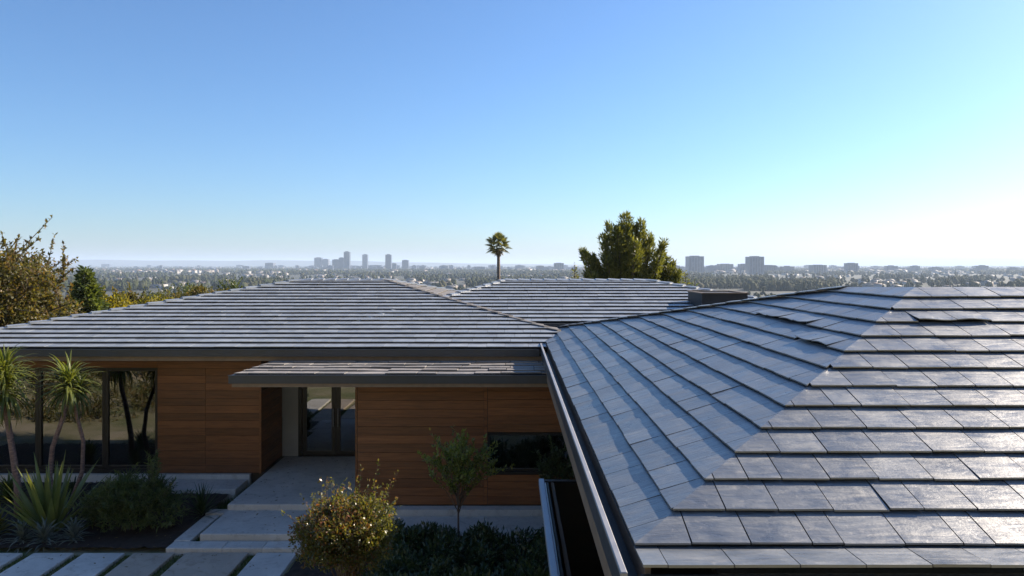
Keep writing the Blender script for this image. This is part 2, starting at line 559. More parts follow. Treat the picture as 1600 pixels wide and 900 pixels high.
def slates(frame, clip, n, expo, width, step, gap, jit, base=0.012, lifts=(), wvar=0.12, stag=0.5, thick=0.92):
    """list of (verts, faces) of slates laid in n courses on a plane face; heights are measured vertically"""
    O, S, R = frame
    smin = min(p[0] for p in clip); smax = max(p[0] for p in clip); rmax = max(p[1] for p in clip)
    out = []
    for i in range(n):
        r0 = i * expo
        r1 = min(r0 + expo + 0.05, rmax)
        s = smin - random.uniform(0, 1) * width - (i % 2) * stag * width
        while s < smax:
            w = width * random.uniform(1 - wvar, 1 + wvar)
            if random.random() < 0.06:
                w *= 0.6
            dr = random.uniform(-0.006, 0.006) * jit
            rect = [(s + gap / 2, r0 + dr), (s + w - gap / 2, r0 + dr + random.uniform(-0.004, 0.004) * jit), (s + w - gap / 2, r1), (s + gap / 2, r1)]
            lift = None
            for (ls0, ls1, li, amp) in lifts:
                if li == i and s + w / 2 > ls0 and s + w / 2 < ls1:
                    lift = amp
            poly = clip_poly(rect, clip)
            if len(poly) >= 3 and area2(poly) > 0.002:
                tx = random.gauss(0, 0.0035) * jit
                ty = random.gauss(0, 0.006) * jit
                dz = random.gauss(0, 0.0015) * jit
                if area2(poly) < 0.97 * area2(rect):      # mitred slates sit true at the hip
                    tx = ty = dz = 0.0
                cs = s + w / 2
                if lift is None:
                    def h(p):
                        return base + step * (1 - (p[1] - r0) / expo) + tx * (p[0] - cs) + ty * (p[1] - r1) + dz
                    top = [O + S * p[0] + R * p[1] + Vector((0, 0, h(p))) for p in poly]
                    bot = [t - Vector((0, 0, step * thick)) for t in top]
                    m = len(poly)
                    fs = [tuple(range(m)), tuple(reversed(range(m, 2 * m)))] + [(m + k, m + (k + 1) % m, (k + 1) % m, k) for k in range(m)]
                    out.append((top + bot, fs))
                else:
                    nu, nv = 7, 4
                    top = []
                    ph = random.uniform(0, 3)
                    for b in range(nv):
                        for a_ in range(nu):
                            u = a_ / (nu - 1); v = b / (nv - 1)
                            ps = rect[0][0] + (rect[1][0] - rect[0][0]) * u
                            pr = r0 + dr + (r1 - r0) * v
                            hh = base + step * (1 - (pr - r0) / expo) + lift * (1 - v) ** 1.7 * (0.45 + 0.55 * math.sin(ph + 2.4 * u) ** 2)
                            top.append(O + S * ps + R * pr + Vector((0, 0, hh)))
                    bot = [t - Vector((0, 0, step * 0.35)) for t in top]
                    K = nu * nv
                    fs = []
                    for b in range(nv - 1):
                        for a_ in range(nu - 1):
                            q = b * nu + a_
                            fs.append((q, q + 1, q + nu + 1, q + nu))
                            fs.append((K + q, K + q + nu, K + q + nu + 1, K + q + 1))
                    for a_ in range(nu - 1):
                        fs.append((K + a_, K + a_ + 1, a_ + 1, a_))
                    for b in range(nv - 1):
                        q = b * nu
                        fs.append((K + q + nu, K + q, q, q + nu))
                        q = b * nu + nu - 1
                        fs.append((K + q, K + q + nu, q + nu, q))
                    out.append((top + bot, fs))
            s += w
    return out

def join_slates(lst, name, mat, parent, **kw):
    mb = MB()
    for v, f in lst:
        mb.add(v, f)
    return mb.build(name, mat, parent, **kw)

def screen_area(v):
    m = len(v) // 2
    pts = [(p[0] / max(p[1], 0.3), (p[2] - CAMZ) / max(p[1], 0.3)) for p in v[:m]]
    cx = sum(p[0] for p in pts) / m
    cyy = sum(p[1] for p in pts) / m
    a_ = 0.5 * abs(sum(pts[i - 1][0] * pts[i][1] - pts[i][0] * pts[i - 1][1] for i in range(m)))
    if abs(cx) > 0.72 or cyy < -0.46:
        a_ *= 0.01
    return a_

def caps(A, B, nrm_w, n, half, thick, name, mat, parent, lift=0.05):
    """overlapping cap slates along a hip or ridge from A (low) to B (high)"""
    A, B = Vector(A), Vector(B)
    D = (B - A)
    d = D.normalized()
    side = d.cross(Vector((0, 0, 1))).normalized()
    for i in range(n):
        t0, t1 = i / n, (i + 1) / n
        p0 = A + D * t0
        p1 = A + D * t1 + d * 0.04
        up0 = Vector((0, 0, lift + thick + random.uniform(-0.004, 0.004)))
        up1 = Vector((0, 0, lift))
        drop = Vector((0, 0, nrm_w * half))
        sec = []
        for p, up in ((p0, up0), (p1, up1)):
            sec += [p + side * half - drop + up, p + up, p - side * half - drop + up,
                    p - side * half - drop + up - Vector((0, 0, thick)), p + up - Vector((0, 0, thick)), p + side * half - drop + up - Vector((0, 0, thick))]
        fs = [(0, 1, 2, 3, 4, 5)[::-1], (6, 7, 8, 9, 10, 11)] + [(k, (k + 1) % 6, 6 + (k + 1) % 6, 6 + k) for k in range(6)]
        MB().add(sec, fs).build(name, mat, parent)

# ================================================================== near wing
wing = empty('roof_wing', (8.0, 13.0, -0.4), 'near house wing on the right with large grey slates and a few lifted ones', 'house')
EX, EY, EZ = 0.84, 5.03, CAMZ - 1.947
AX, AY, AZ = 5.08, 9.27, CAMZ - 0.298
PT = (AZ - EZ) / (AX - EX)
FX, FY = 4.92, 10.89
FZ = EZ + PT * (FX - EX)
BY = 21.7
RX = 15.0
Z3 = 0.03
wroof = MB()
wroof.add([(EX, EY, EZ), (AX, AY, AZ), (FX, FY, FZ), (EX, BY, EZ), (RX, AY, AZ), (RX, EY, EZ), (RX, BY, EZ)],
          [(0, 3, 2, 1), (0, 1, 4, 5), (1, 2, 3, 6, 4)])
wing_roof = wroof.build('roof', M['deck'], wing)
sl = math.sqrt(1 + PT * PT)
NC = 13
EXPO = (AX - EX) * sl / NC
# left slope: s along +Y reversed so that (s, r, up) is right handed is not needed; s = Y - EY
frL = face_frame((EX, EY, EZ), (0, 1, 0), (1, 0, PT))
clipL = [(0.0, 0.0), (BY - EY, 0.0), (FY - EY, (FX - EX) * sl), (AY - EY, (AX - EX) * sl)]
liftL = [(3.2, 4.0, 8, 0.03), (4.6, 6.2, 9, 0.032)]
tilesL = slates(frL, clipL, NC, EXPO, 0.47, 0.029, 0.007, 1.0, thick=0.45, lifts=liftL, stag=0.35)
frF = face_frame((EX, EY, EZ), (1, 0, 0), (0, 1, PT))
clipF = [(0.0, 0.0), (RX - EX, 0.0), (RX - EX, (AX - EX) * sl), (AX - EX, (AX - EX) * sl)]
liftF = [(3.7, 4.45, 10, 0.03)]
tilesF = slates(frF, clipF, NC, EXPO, 0.395, 0.029, 0.009, 1.0, thick=0.45, lifts=liftF, stag=0.3)
# the flat starter course that carries the front slope out to its gutter
frS = face_frame((EX, EY - 0.325, EZ - 0.006), (1, 0, 0), (0, 1, 0.02))
tilesS = slates(frS, [(0, 0), (RX - EX, 0), (RX - EX, 0.36), (0, 0.36)], 1, 0.33, 0.39, 0.02, 0.006, 0.6, lifts=())
allt = tilesL + tilesF + tilesS
def flipfix(t):
    v, f = t
    # make the top face point upwards
    p = [Vector(v[i]) for i in f[0]]
    nrm = (p[1] - p[0]).cross(p[2] - p[1])
    if nrm.z < 0:
        return v, [tuple(reversed(q)) for q in f]
    return t
allt = [flipfix(t) for t in allt]
allt.sort(key=lambda t: -screen_area(t[0]))
for v, f in allt[:300]:
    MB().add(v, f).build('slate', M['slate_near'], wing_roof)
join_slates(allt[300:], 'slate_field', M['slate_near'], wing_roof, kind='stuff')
caps((EX, BY, EZ), (FX, FY, FZ), 0.15, 26, 0.13, 0.014, 'hip_cap', M['slate_near'], wing_roof, 0.045)
# gutter on the left side, drawn as one U profile
gx0 = 0.70
mb = MB()
Y0g, Y1g = EY - 0.36, BY + 0.03
mb.box(gx0, gx0 + 0.02, Y0g, Y1g, EZ - 0.24, EZ - 0.035)
mb.box(gx0 + 0.02, EX + 0.02, Y0g, Y1g, EZ - 0.20, EZ - 0.18)
gut = mb.build('gutter', M['gutter'], wing)
MB().cbox(gx0 - 0.012, gx0 + 0.034, Y0g, Y1g, EZ - 0.033, EZ - 0.008, 0.006).build('gutter_lip', M['rim'], gut)
MB().box(EX + 0.022, EX + 0.06, Y0g + 0.1, Y1g - 0.02, EZ - 0.30, EZ - 0.012).build('drip_board', M['soffit'], wing)
MB().box(gx0 + 0.045, gx0 + 0.085, Y0g + 0.04, Y1g - 0.02, EZ - 0.56, EZ - 0.205).build('fascia', M['soffit'], wing)
MB().box(gx0 + 0.087, 1.62, Y0g + 0.08, Y1g - 0.04, EZ - 0.54, EZ - 0.50).build('soffit', M['soffit'], wing)
# front fascia
MB().box(EX - 0.02, RX, EY - 0.36, EY - 0.335, EZ - 0.30, EZ - 0.03).build('front_fascia', M['black'], wing)
MB().box(EX + 0.062, RX, EY - 0.33, EY + 0.6, EZ - 0.50, EZ - 0.46).build('front_soffit', M['soffit'], wing)
# walls of the wing
mb = MB()
mb.box(1.60, 1.85, 5.7, 21.0, -0.4, EZ - 0.45)
mb.box(1.85, 14.6, 5.7, 5.95, -0.4, EZ - 0.45)
mb.box(14.4, 14.65, 5.95, 21.0, -0.4, EZ - 0.2)
mb.box(1.85, 14.4, 20.75, 21.0, -0.4, EZ - 0.2)
mb.build('wall', M['plaster'], wing)

# glass canopy below the gutter
can = empty('glass_canopy', (1.0, 9.0, 2.2), 'dark glass canopy with pale metal edge below the gutter of the near roof', 'canopy')
MB().cbox(0.395, 0.475, 4.0, 10.9, 2.14, 2.23, 0.008).build('edge_rail', M['steel'], can)
MB().box(0.48, 1.59, 10.86, 10.9, 2.17, 2.21).build('end_rail', M['gutter'], can)
MB().box(0.476, 1.595, 4.0, 10.855, 2.175, 2.195).build('pane', M['canopy_glass'], can)
for yy in (5.2, 7.8, 10.4):
    MB().tube([(0.5, yy, 2.16), (1.6, yy, 1.6)], [0.018, 0.018], 8).build('bracket', M['black'], can)

# ================================================================== main house
main = empty('main_house', (-6.0, 22.0, -0.4), 'wood clad house with low grey slate roof and glass front across the garden', 'house')
MZ = 3.345
MY = 17.9
MX0, MX1 = -15.3, 2.5
RY = 25.6
RZ = CAMZ - 25 * RY / 1150
RX0, RX1 = -330 * RY / 1150, -200 * RY / 1150
MYB = 2 * RY - MY
main_roof = MB().add([(MX0, MY, MZ), (MX1, MY, MZ), (RX1, RY, RZ), (RX0, RY, RZ), (MX1, MYB, MZ), (MX0, MYB, MZ)],
                     [(0, 1, 2, 3), (1, 4, 2), (4, 5, 3, 2), (5, 0, 3)]).build('roof', M['deck'], main)
pm = (RZ - MZ) / (RY - MY)
slm = math.sqrt(1 + pm * pm)
RL = (RY - MY) * slm
nM = 19
fr = face_frame((MX0, MY, MZ), (1, 0, 0), (0, 1, pm))
t = slates(fr, [(0, 0), (MX1 - MX0, 0), (RX1 - MX0, RL), (RX0 - MX0, RL)], nM, RL / nM, 0.5, 0.046, 0.006, 0.45, wvar=0.2, thick=0.35)
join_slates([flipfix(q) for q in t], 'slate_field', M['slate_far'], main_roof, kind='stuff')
# right hip end of the main roof
D = RX1 - MX1
pe = (RZ - MZ) / (-D)
sle = math.sqrt(1 + pe * pe)
fr = face_frame((MX1, MY, MZ), (0, 1, 0), (-1, 0, pe))
t = slates(fr, [(0, 0), (MYB - MY, 0), (RY - MY, -D * sle)], 17, -D * sle / 17, 0.5, 0.046, 0.006, 0.45, wvar=0.2, thick=0.35)
join_slates([flipfix(q) for q in t], 'hip_end_slate_field', M['slate_brown'], main_roof, kind='stuff')
caps((MX0, MY, MZ), (RX0, RY, RZ), 0.16, 22, 0.12, 0.045, 'hip_cap', M['slate_far'], main_roof, 0.05)
caps((MX1, MY, MZ), (RX1, RY, RZ), 0.16, 22, 0.075, 0.03, 'hip_cap', M['slate_brown'], main_roof, 0.05)
caps((MX1, MYB, MZ), (RX1, RY, RZ), 0.16, 22, 0.12, 0.045, 'hip_cap', M['slate_far'], main_roof, 0.05)
caps((RX1, RY, RZ), (RX0, RY, RZ), 0.2, 7, 0.18, 0.03, 'ridge_cap', M['slate_far'], main_roof, 0.045)

mb = MB()
mb.box(MX0 - 0.10, 0.66, MY - 0.16, MY - 0.14, MZ - 0.17, MZ - 0.012)
mb.box(MX0 - 0.10, 0.66, MY - 0.138, MY + 0.02, MZ - 0.16, MZ - 0.14)
g = mb.build('gutter', M['gutter'], main)
MB().cbox(MX0 - 0.10, 0.66, MY - 0.17, MY - 0.128, MZ - 0.010, MZ + 0.006, 0.004).build('gutter_lip', M['gutter'], g)
MB().box(MX0 - 0.02, 0.72, MY - 0.06, MY - 0.02, MZ - 0.285, MZ - 0.175).build('fascia', M['soffit'], main)
MB().box(MX0, 0.72, MY - 0.018, 19.06, MZ - 0.28, MZ - 0.25).build('soffit', M['soffit'], main)
mb = MB()
mb.box(MX0 - 0.12, MX0 + 0.02, MY - 0.16, MYB, MZ - 0.29, MZ - 0.012)
mb.build('side_fascia', M['gutter'], main)

WY = 19.0
WT = MZ - 0.25
def boards(parent, x0, x1, y, z0, z1, nrow, seams, mat, depth=0.022, gap=0.007, axis='X'):
    hh = (z1 - z0) / nrow
    for i in range(nrow):
        xs_ = [x0] + list(seams) + [x1]
        for k in range(len(xs_) - 1):
            pr = random.uniform(-0.0025, 0.0025)
            a_, b_ = xs_[k] + gap * 0.4, xs_[k + 1] - gap * 0.4
            za, zb = z0 + i * hh + gap / 2, z0 + (i + 1) * hh - gap / 2
            mb = MB()
            if axis == 'X':
                mb.box(a_, b_, y - depth + pr, y, za, zb)
            else:
                mb.box(y, y + depth + pr, a_, b_, za, zb)
            mb.build('board', mat, parent)

# left clad wall and header
lw = MB().box(-9.14, -6.49, WY, WY + 0.2, 0.0, WT).build('clad_wall', M['deck'], main)
boards(lw, -9.14, -6.515, WY - 0.002, 0.02, 2.72, 14, (-7.9,), M['wood'])
boards(lw, -9.14, -6.515, WY - 0.002, 2.72, WT - 0.04, 2, (), M['wood'])
MB().box(-6.512, -6.47, WY - 0.03, WY - 0.001, 0.0, WT - 0.02).build('corner_trim', M['wood_side'], lw)
hd = MB().box(-14.2, -9.145, WY + 0.02, WY + 0.2, 2.72, WT).build('header', M['deck'], main)
boards(hd, -14.2, -9.15, WY + 0.018, 2.73, WT - 0.03, 2, (-11.6,), M['wood'])
# recess
rw = MB().box(-6.69, -6.49, WY + 0.205, 20.7, 0.0, WT).build('recess_wall', M['deck'], main)
boards(rw, WY + 0.01, 20.69, -6.488, 0.02, WT - 0.02, 16, (), M['wood_side'], axis='Y')
MB().box(-6.46, -6.0, 20.7, 20.9, 0.0, WT).build('concrete_pier', M['plaster'], main)
MB().box(-6.46, -3.3, 20.72, 20.9, 2.36, WT).build('door_header', M['plaster'], main)
# double door
def framed_pane(parent, name, x0, x1, y, z0, z1, fw, glass, depth=0.07, bot=None):
    """window or door leaf: frame with a pane child"""
    bot = fw if bot is None else bot
    mb = MB()
    mb.box(x0, x0 + fw, y, y + depth, z0, z1)
    mb.box(x1 - fw, x1, y, y + depth, z0, z1)
    mb.box(x0 + fw, x1 - fw, y + 0.002, y + depth - 0.002, z0, z0 + bot)
    mb.box(x0 + fw, x1 - fw, y + 0.002, y + depth - 0.002, z1 - fw, z1)
    o = mb.build(name, M['black'], parent)
    MB().box(x0 + fw, x1 - fw, y + depth * 0.45, y + depth * 0.6, z0 + bot, z1 - fw).build('pane', glass, o)
    return o
MB().box(-6.0, -5.9, 20.66, 20.86, 0.0, 2.36).build('door_jamb', M['black'], main)
d1 = framed_pane(main, 'door', -5.895, -4.955, 20.7, 0.03, 2.35, 0.12, M['glass'], 0.06)
d2 = framed_pane(main, 'door', -4.945, -4.005, 20.7, 0.03, 2.35, 0.12, M['glass'], 0.06)
for d, hx_ in ((d1, -5.01), (d2, -4.88)):
    mb = MB()
    mb.tube([(hx_, 20.63, 0.85), (hx_, 20.63, 1.35)], [0.013, 0.013], 8)
    mb.tube([(hx_, 20.70, 0.92), (hx_, 20.63, 0.92)], [0.009, 0.009], 6)
    mb.tube([(hx_, 20.70, 1.28), (hx_, 20.63, 1.28)], [0.009, 0.009], 6)
    mb.build('handle', M['steel'], d)
MB().box(-4.0, -3.3, 20.7, 20.88, 0.0, 2.358).build('door_side_wall', M['plaster'], main)
# big glass front on the left
xsw = [-14.2, -12.25, -10.52, -9.15]
for k in range(3):
    framed_pane(main, 'window', xsw[k] + 0.004, xsw[k + 1] - 0.004, WY + 0.03, 0.12, 2.715, 0.075, M['glass'], 0.09)
MB().box(-14.2, -9.15, WY + 0.01, WY + 0.18, 0.0, 0.115).build('window_sill', M['black'], main)
# right clad block below the porch roof
BYW = 16.5
BT = 2.80
cw = MB().box(-3.49, -0.545, BYW, BYW + 0.2, 0.0, BT).build('clad_wall', M['deck'], main)
zrows = 14
boards(cw, -3.46, -0.55, BYW - 0.002, 0.02, BT - 0.06, zrows, (-0.63,), M['wood'])
cw2 = MB().box(-0.54, 1.59, BYW + 0.003, BYW + 0.2, 0.0, 0.74).box(-0.54, 1.59, BYW + 0.003, BYW + 0.2, 1.62, BT).build('clad_wall', M['deck'], main)
boards(cw2, -0.545, 1.58, BYW - 0.002, 0.02, 0.72, 4, (), M['wood'])
boards(cw2, -0.545, 1.58, BYW - 0.002, 1.64, BT - 0.06, 6, (), M['wood'])
MB().box(-3.51, -3.465, BYW - 0.03, BYW - 0.001, 0.0, BT - 0.05).build('corner_trim', M['wood_side'], cw)
w = framed_pane(main, 'window', -0.54, 1.45, BYW - 0.015, 0.77, 1.615, 0.05, M['glass'], 0.09)
MB().box(-0.56, 1.47, BYW - 0.07, BYW - 0.004, 0.70, 0.765).build('sill', M['black'], w)
MB().box(-3.49, -3.30, BYW + 0.205, 20.7, 0.0, BT).build('return_wall', M['plaster'], main)
MB().box(-3.55, 1.59, BYW - 0.30, BYW - 0.03, -0.40, -0.002).build('plinth', M['concrete'], main)
MB().box(-14.3, -6.72, WY - 0.16, WY - 0.03, -0.40, 0.012).build('plinth', M['concrete'], main)
# closed shell behind the openings
mb = MB()
mb.box(-14.4, -14.2, WY, 31.5, -0.4, WT)
mb.box(-14.2, 1.2, 31.3, 31.5, -0.4, WT)
mb.box(1.0, 1.2, 21.2, 31.3, -0.4, WT)
mb.build('outer_wall', M['plaster'], main)
MB().box(-14.2, 1.0, WY + 0.21, 31.3, -0.42, -0.02).build('floor', M['inner_floor'], main)
MB().box(-14.2, 1.0, 26.0, 26.15, -0.02, WT).build('inner_wall', M['plaster'], main)
MB().box(-14.2, 1.0, WY + 0.21, 31.3, WT - 0.06, WT - 0.02).build('ceiling', M['plaster'], main)
# porch roof
PZ0, PZ1 = 3.02, 3.055
porch = MB().add([(-5.98, 15.84, PZ0), (1.4, 15.84, PZ0), (1.4, 18.3, PZ1), (-5.70, 18.3, PZ1),
                  (-5.98, 15.84, PZ0 - 0.2), (1.4, 15.84, PZ0 - 0.2), (1.4, 18.3, PZ0 - 0.2), (-5.70, 18.3, PZ0 - 0.2)],
                 [(0, 1, 2, 3), (7, 6, 5, 4), (0, 4, 5, 1), (1, 5, 6, 2), (2, 6, 7, 3), (3, 7, 4, 0)]).build('porch_roof', M['deck'], main)
fr = face_frame((-5.98, 15.84, PZ0), (1, 0, 0), (0, 2.46, PZ1 - PZ0))
t = slates(fr, [(0, 0), (7.38, 0), (7.38, 2.46), (0.28, 2.46)], 6, 0.41, 0.62, 0.03, 0.016, 2.2, wvar=0.45)
join_slates([flipfix(q) for q in t], 'slate_field', M['porch_stone'], porch, kind='stuff')
mb = MB()
mb.box(-6.06, 0.78, 15.72, 15.83, PZ0 - 0.17, PZ0 - 0.006)
g = mb.build('gutter', M['gutter'], porch)
MB().cbox(-6.07, 0.78, 15.705, 15.74, PZ0 - 0.004, PZ0 + 0.012, 0.004).build('gutter_lip', M['gutter'], g)
MB().box(-6.0, 0.8, 15.76, 15.80, PZ0 - 0.25, PZ0 - 0.175).build('fascia', M['soffit'], porch)
MB().box(-5.97, 1.4, 15.805, 18.3, PZ0 - 0.245, PZ0 - 0.205).build('soffit', M['soffit'], porch)
mb = MB()
mb.add([(-6.06, 15.84, PZ0 - 0.17), (-5.985, 15.84, PZ0 - 0.17), (-5.985, 15.84, PZ0 - 0.006), (-6.06, 15.84, PZ0 - 0.006),
        (-5.78, 18.3, PZ1 - 0.17), (-5.705, 18.3, PZ1 - 0.17), (-5.705, 18.3, PZ1 - 0.006), (-5.78, 18.3, PZ1 - 0.006)],
       [(0, 1, 2, 3), (7, 6, 5, 4), (0, 4, 5, 1), (1, 5, 6, 2), (2, 6, 7, 3), (3, 7, 4, 0)])
mb.build('side_gutter', M['gutter'], porch)

# ================================================================== rear house
rear = empty('rear_house', (3.0, 29.0, -0.4), 'rear house with low grey slate roof below the palm and pine', 'house')
QY, QZ = 20.4, 3.78
QX0, QX1 = -4.3, 10.6
SY = 26.0
SZ = 4.83
SX0, SX1 = -0.23, 4.75
QYB = 2 * SY - QY
rear_roof = MB().add([(QX0, QY, QZ), (QX1, QY, QZ), (SX1, SY, SZ), (SX0, SY, SZ), (QX1, QYB, QZ), (QX0, QYB, QZ)],
                     [(0, 1, 2, 3), (1, 4, 2), (4, 5, 3, 2), (5, 0, 3)]).build('roof', M['deck'], rear)
pq = (SZ - QZ) / (SY - QY)
ql = (SY - QY) * math.sqrt(1 + pq * pq)
fr = face_frame((QX0, QY, QZ), (1, 0, 0), (0, 1, pq))
t = slates(fr, [(0, 0), (QX1 - QX0, 0), (SX1 - QX0, ql), (SX0 - QX0, ql)], 13, ql / 13, 0.5, 0.046, 0.006, 0.45, wvar=0.2, thick=0.35)
join_slates([flipfix(q) for q in t], 'slate_field', M['slate_far'], rear_roof, kind='stuff')
caps((QX0, QY, QZ), (SX0, SY, SZ), 0.18, 16, 0.12, 0.045, 'hip_cap', M['slate_far'], rear_roof, 0.05)
caps((QX1, QY, QZ), (SX1, SY, SZ), 0.18, 16, 0.12, 0.045, 'hip_cap', M['slate_far'], rear_roof, 0.05)
caps((SX0, SY, SZ), (SX1, SY, SZ), 0.2, 11, 0.18, 0.03, 'ridge_cap', M['slate_far'], rear_roof, 0.045)
MB().box(0.55, QX1, QY - 0.14, QY + 0.02, QZ - 0.17, QZ - 0.012).build('gutter', M['gutter'], rear)
mb = MB()
mb.box(1.3, 9.8, 21.76, 21.96, -0.4, QZ + 0.1)
mb.box(9.6, 9.8, 21.96, 30.5, -0.4, QZ - 0.1)
mb.box(1.3, 9.6, 30.3, 30.5, -0.4, QZ - 0.1)
mb.build('wall', M['plaster'], rear)
ch = MB().box(5.475, 6.79, 21.2, 22.9, 3.7, 4.55).build('chimney', M['chimney'], rear)
mb = MB()
for (a0, a1, b0, b1) in ((5.445, 6.82, 21.17, 21.25), (5.445, 6.82, 22.85, 22.93), (5.445, 5.525, 21.25, 22.85), (6.74, 6.82, 21.25, 22.85)):
    mb.box(a0, a1, b0, b1, 4.552, 4.585)
mb.build('coping', M['soffit'], ch)
MB().box(5.468, 5.474, 21.2, 22.9, 4.20, 4.21).build('panel_joint', M['black'], ch)
MB().box(5.6, 6.66, 21.193, 21.199, 4.20, 4.21).build('panel_joint', M['black'], ch)

# ================================================================== garden paving
# mulch relief
nx_, ny_ = 110, 50
mx_, my_ = np.meshgrid(np.linspace(-16, -6.88, nx_), np.linspace(14.78, 18.8, ny_))
mz_ = -0.29 + 0.032 * (my_ - 14.8) + rng.normal(0, 0.014, mx_.shape)
Vm = np.stack([mx_, my_, mz_], -1).reshape(-1, 3)
i2, j2 = np.meshgrid(np.arange(ny_ - 1), np.arange(nx_ - 1), indexing='ij')
aa = (i2 * nx_ + j2).ravel()
np_mesh('planting_bed', Vm, np.stack([aa, aa + 1, aa + nx_ + 1, aa + nx_], -1), M['mulch'], kind='structure', label='dark mulch planting bed')
mx_, my_ = np.meshgrid(np.linspace(-4.2, 1.55, 70), np.linspace(10.5, 14.75, 50))
mz_ = -0.35 + rng.normal(0, 0.014, mx_.shape)
Vm = np.stack([mx_, my_, mz_], -1).reshape(-1, 3)
i2, j2 = np.meshgrid(np.arange(49), np.arange(69), indexing='ij')
aa = (i2 * 70 + j2).ravel()
np_mesh('planting_bed', Vm, np.stack([aa, aa + 1, aa + 71, aa + 70], -1), M['mulch'], kind='structure', label='dark soil bed under the hedge')

walk = empty('entrance_steps', (-5.0, 16.5, -0.4), 'pale concrete slabs stepping up to the glass entrance door', 'steps')
MB().cbox(-6.40, -3.52, 16.56, 20.69, -0.40, 0.0).build('landing_slab', M['concrete'], walk)
MB().cbox(-6.40, -3.0, 15.10, 16.555, -0.40, -0.13).build('step_slab', M['concrete'], walk)
xk = -6.9
for x2 in (-5.78, -4.98, -4.0, -2.9):
    MB().cbox(xk + 0.003, x2 - 0.003, 14.66, 15.02, -0.40, -0.25).build('kerb_stone', M['concrete'], walk)
    xk = x2
MB().cbox(-6.9, -6.57, 15.03, 16.55, -0.40, -0.235).build('kerb_stone', M['concrete'], walk)
MB().cbox(-6.9, -6.42, 16.56, 16.85, -0.40, -0.20).build('kerb_stone', M['concrete'], walk)
pv = empty('side_walk', (-1, 15.5, -0.4), 'narrow concrete walk below the wood wall behind the hedge', 'walkway')
MB().cbox(-2.88, -0.6, 14.9, 16.18, -0.42, -0.14).build('slab', M['concrete'], pv)
MB().cbox(-0.59, 1.55, 14.9, 16.18, -0.42, -0.14).build('slab', M['concrete'], pv)
ps = MB().cbox(-9.0, -6.75, 17.95, 18.80, -0.40, -0.09).build('paving_slab', M['concrete'])
tag(ps, 'pale paving slab in front of the left wood wall, behind the spiky tuft', 'paving slab')

pavs = [(-10.62, -9.72), (-9.50, -8.70), (-8.50, -7.69), (-7.51, -6.70), (-6.48, -5.24), (-5.07, -4.27)]
pl = ['grey path paver at the far left edge below the silver plants', 'second path paver from the left edge of the row', 'third path paver from the left edge of the row',
      'fourth path paver, just left of the wide brown one', 'wide brown-tinted path paver below the steps', 'grey path paver beside the rusty round bush']
for (x0, x1), lb in zip(pavs, pl):
    brown = 'brown' in lb and 'wide' in lb
    o = MB().cbox(x0, x1, 10.2, 14.62, -0.44, -0.33, 0.01).build('path_paver', M['concrete_warm'] if brown else M['concrete'])
    tag(o, lb, 'paver', 'pavers of the garden path')

# grass in the joints
def blades(n, x0, x1, y0, y1, z, h, w=0.006):
    bx = rng.uniform(x0, x1, n); by = rng.uniform(y0, y1, n)
    an = rng.uniform(0, 2 * np.pi, n); hh = h * rng.uniform(0.5, 1.2, n)
    lean = rng.normal(0, 0.35, (n, 2)) * hh[:, None]
    dx, dy = np.cos(an) * w, np.sin(an) * w
    b = np.full(n, z)
    P = np.stack([np.stack([bx - dx, by - dy, b], -1), np.stack([bx + dx, by + dy, b], -1), np.stack([bx + lean[:, 0], by + lean[:, 1], b + hh], -1)], 1)
    return P.reshape(-1, 3)
gp = []
prev = -12.6
for (x0, x1) in pavs:
    gp.append(blades(1500, prev + 0.01, x0 - 0.01, 12.2, 14.62, -0.41, 0.07))
    prev = x1
gp.append(blades(700, -6.57, -6.40, 15.05, 16.5, -0.38, 0.13))
gp.append(blades(1400, -6.74, -6.42, 16.9, 18.9, -0.39, 0.22))
gp.append(blades(500, -6.9, -6.42, 16.86, 17.9, -0.39, 0.2))
gp.append(blades(500, -12.5, -11.5, 12.2, 14.6, -0.4, 0.07))
gp = np.concatenate(gp)
np_mesh('grass', gp, np.arange(len(gp)).reshape(-1, 3), M['grass'], kind='stuff', label='short green grass growing in the joints between the pavers')

# ================================================================== plants
def rand_dirs(n):
    v = rng.normal(0, 1, (n, 3))
    return v / np.linalg.norm(v, axis=1)[:, None]

def leaf_quads(P, D, Nn, ln, wd):
    """diamond leaves: base P, direction D, approximate normal Nn, lengths, widths"""
    D = D / np.linalg.norm(D, axis=1)[:, None]
    S = np.cross(D, Nn)
    S /= (np.linalg.norm(S, axis=1)[:, None] + 1e-9)
    U = np.cross(S, D)
    ln = ln[:, None]; wd = wd[:, None]
    a = P
    b = P + D * ln * 0.45 + S * wd * 0.5 + U * wd * 0.18
    c = P + D * ln
    d = P + D * ln * 0.45 - S * wd * 0.5 + U * wd * 0.18
    V = np.stack([a, b, c, d], 1).reshape(-1, 3)
    return V

def quads(V):
    return np.arange(len(V)).reshape(-1, 4)

def blob_leaves(centers, radii, counts, ln, wd, shell=0.55, up=0.3, flat=1.0, out=0.8):
    Vs = []
    for c, r, n in zip(centers, radii, counts):
        d = rand_dirs(n)
        rr = (shell + (1 - shell) * rng.random(n) ** 0.6)
        P = np.array(c) + d * rr[:, None] * np.array(r)
        D = d * out + rng.normal(0, 0.7, (n, 3)) + np.array([0, 0, up])
        Nn = rng.normal(0, 0.6, (n, 3)) + np.array([0, 0, flat])
        Vs.append(leaf_quads(P, D, Nn, ln * rng.uniform(0.6, 1.3, n), wd * rng.uniform(0.7, 1.25, n)))
    return np.concatenate(Vs)

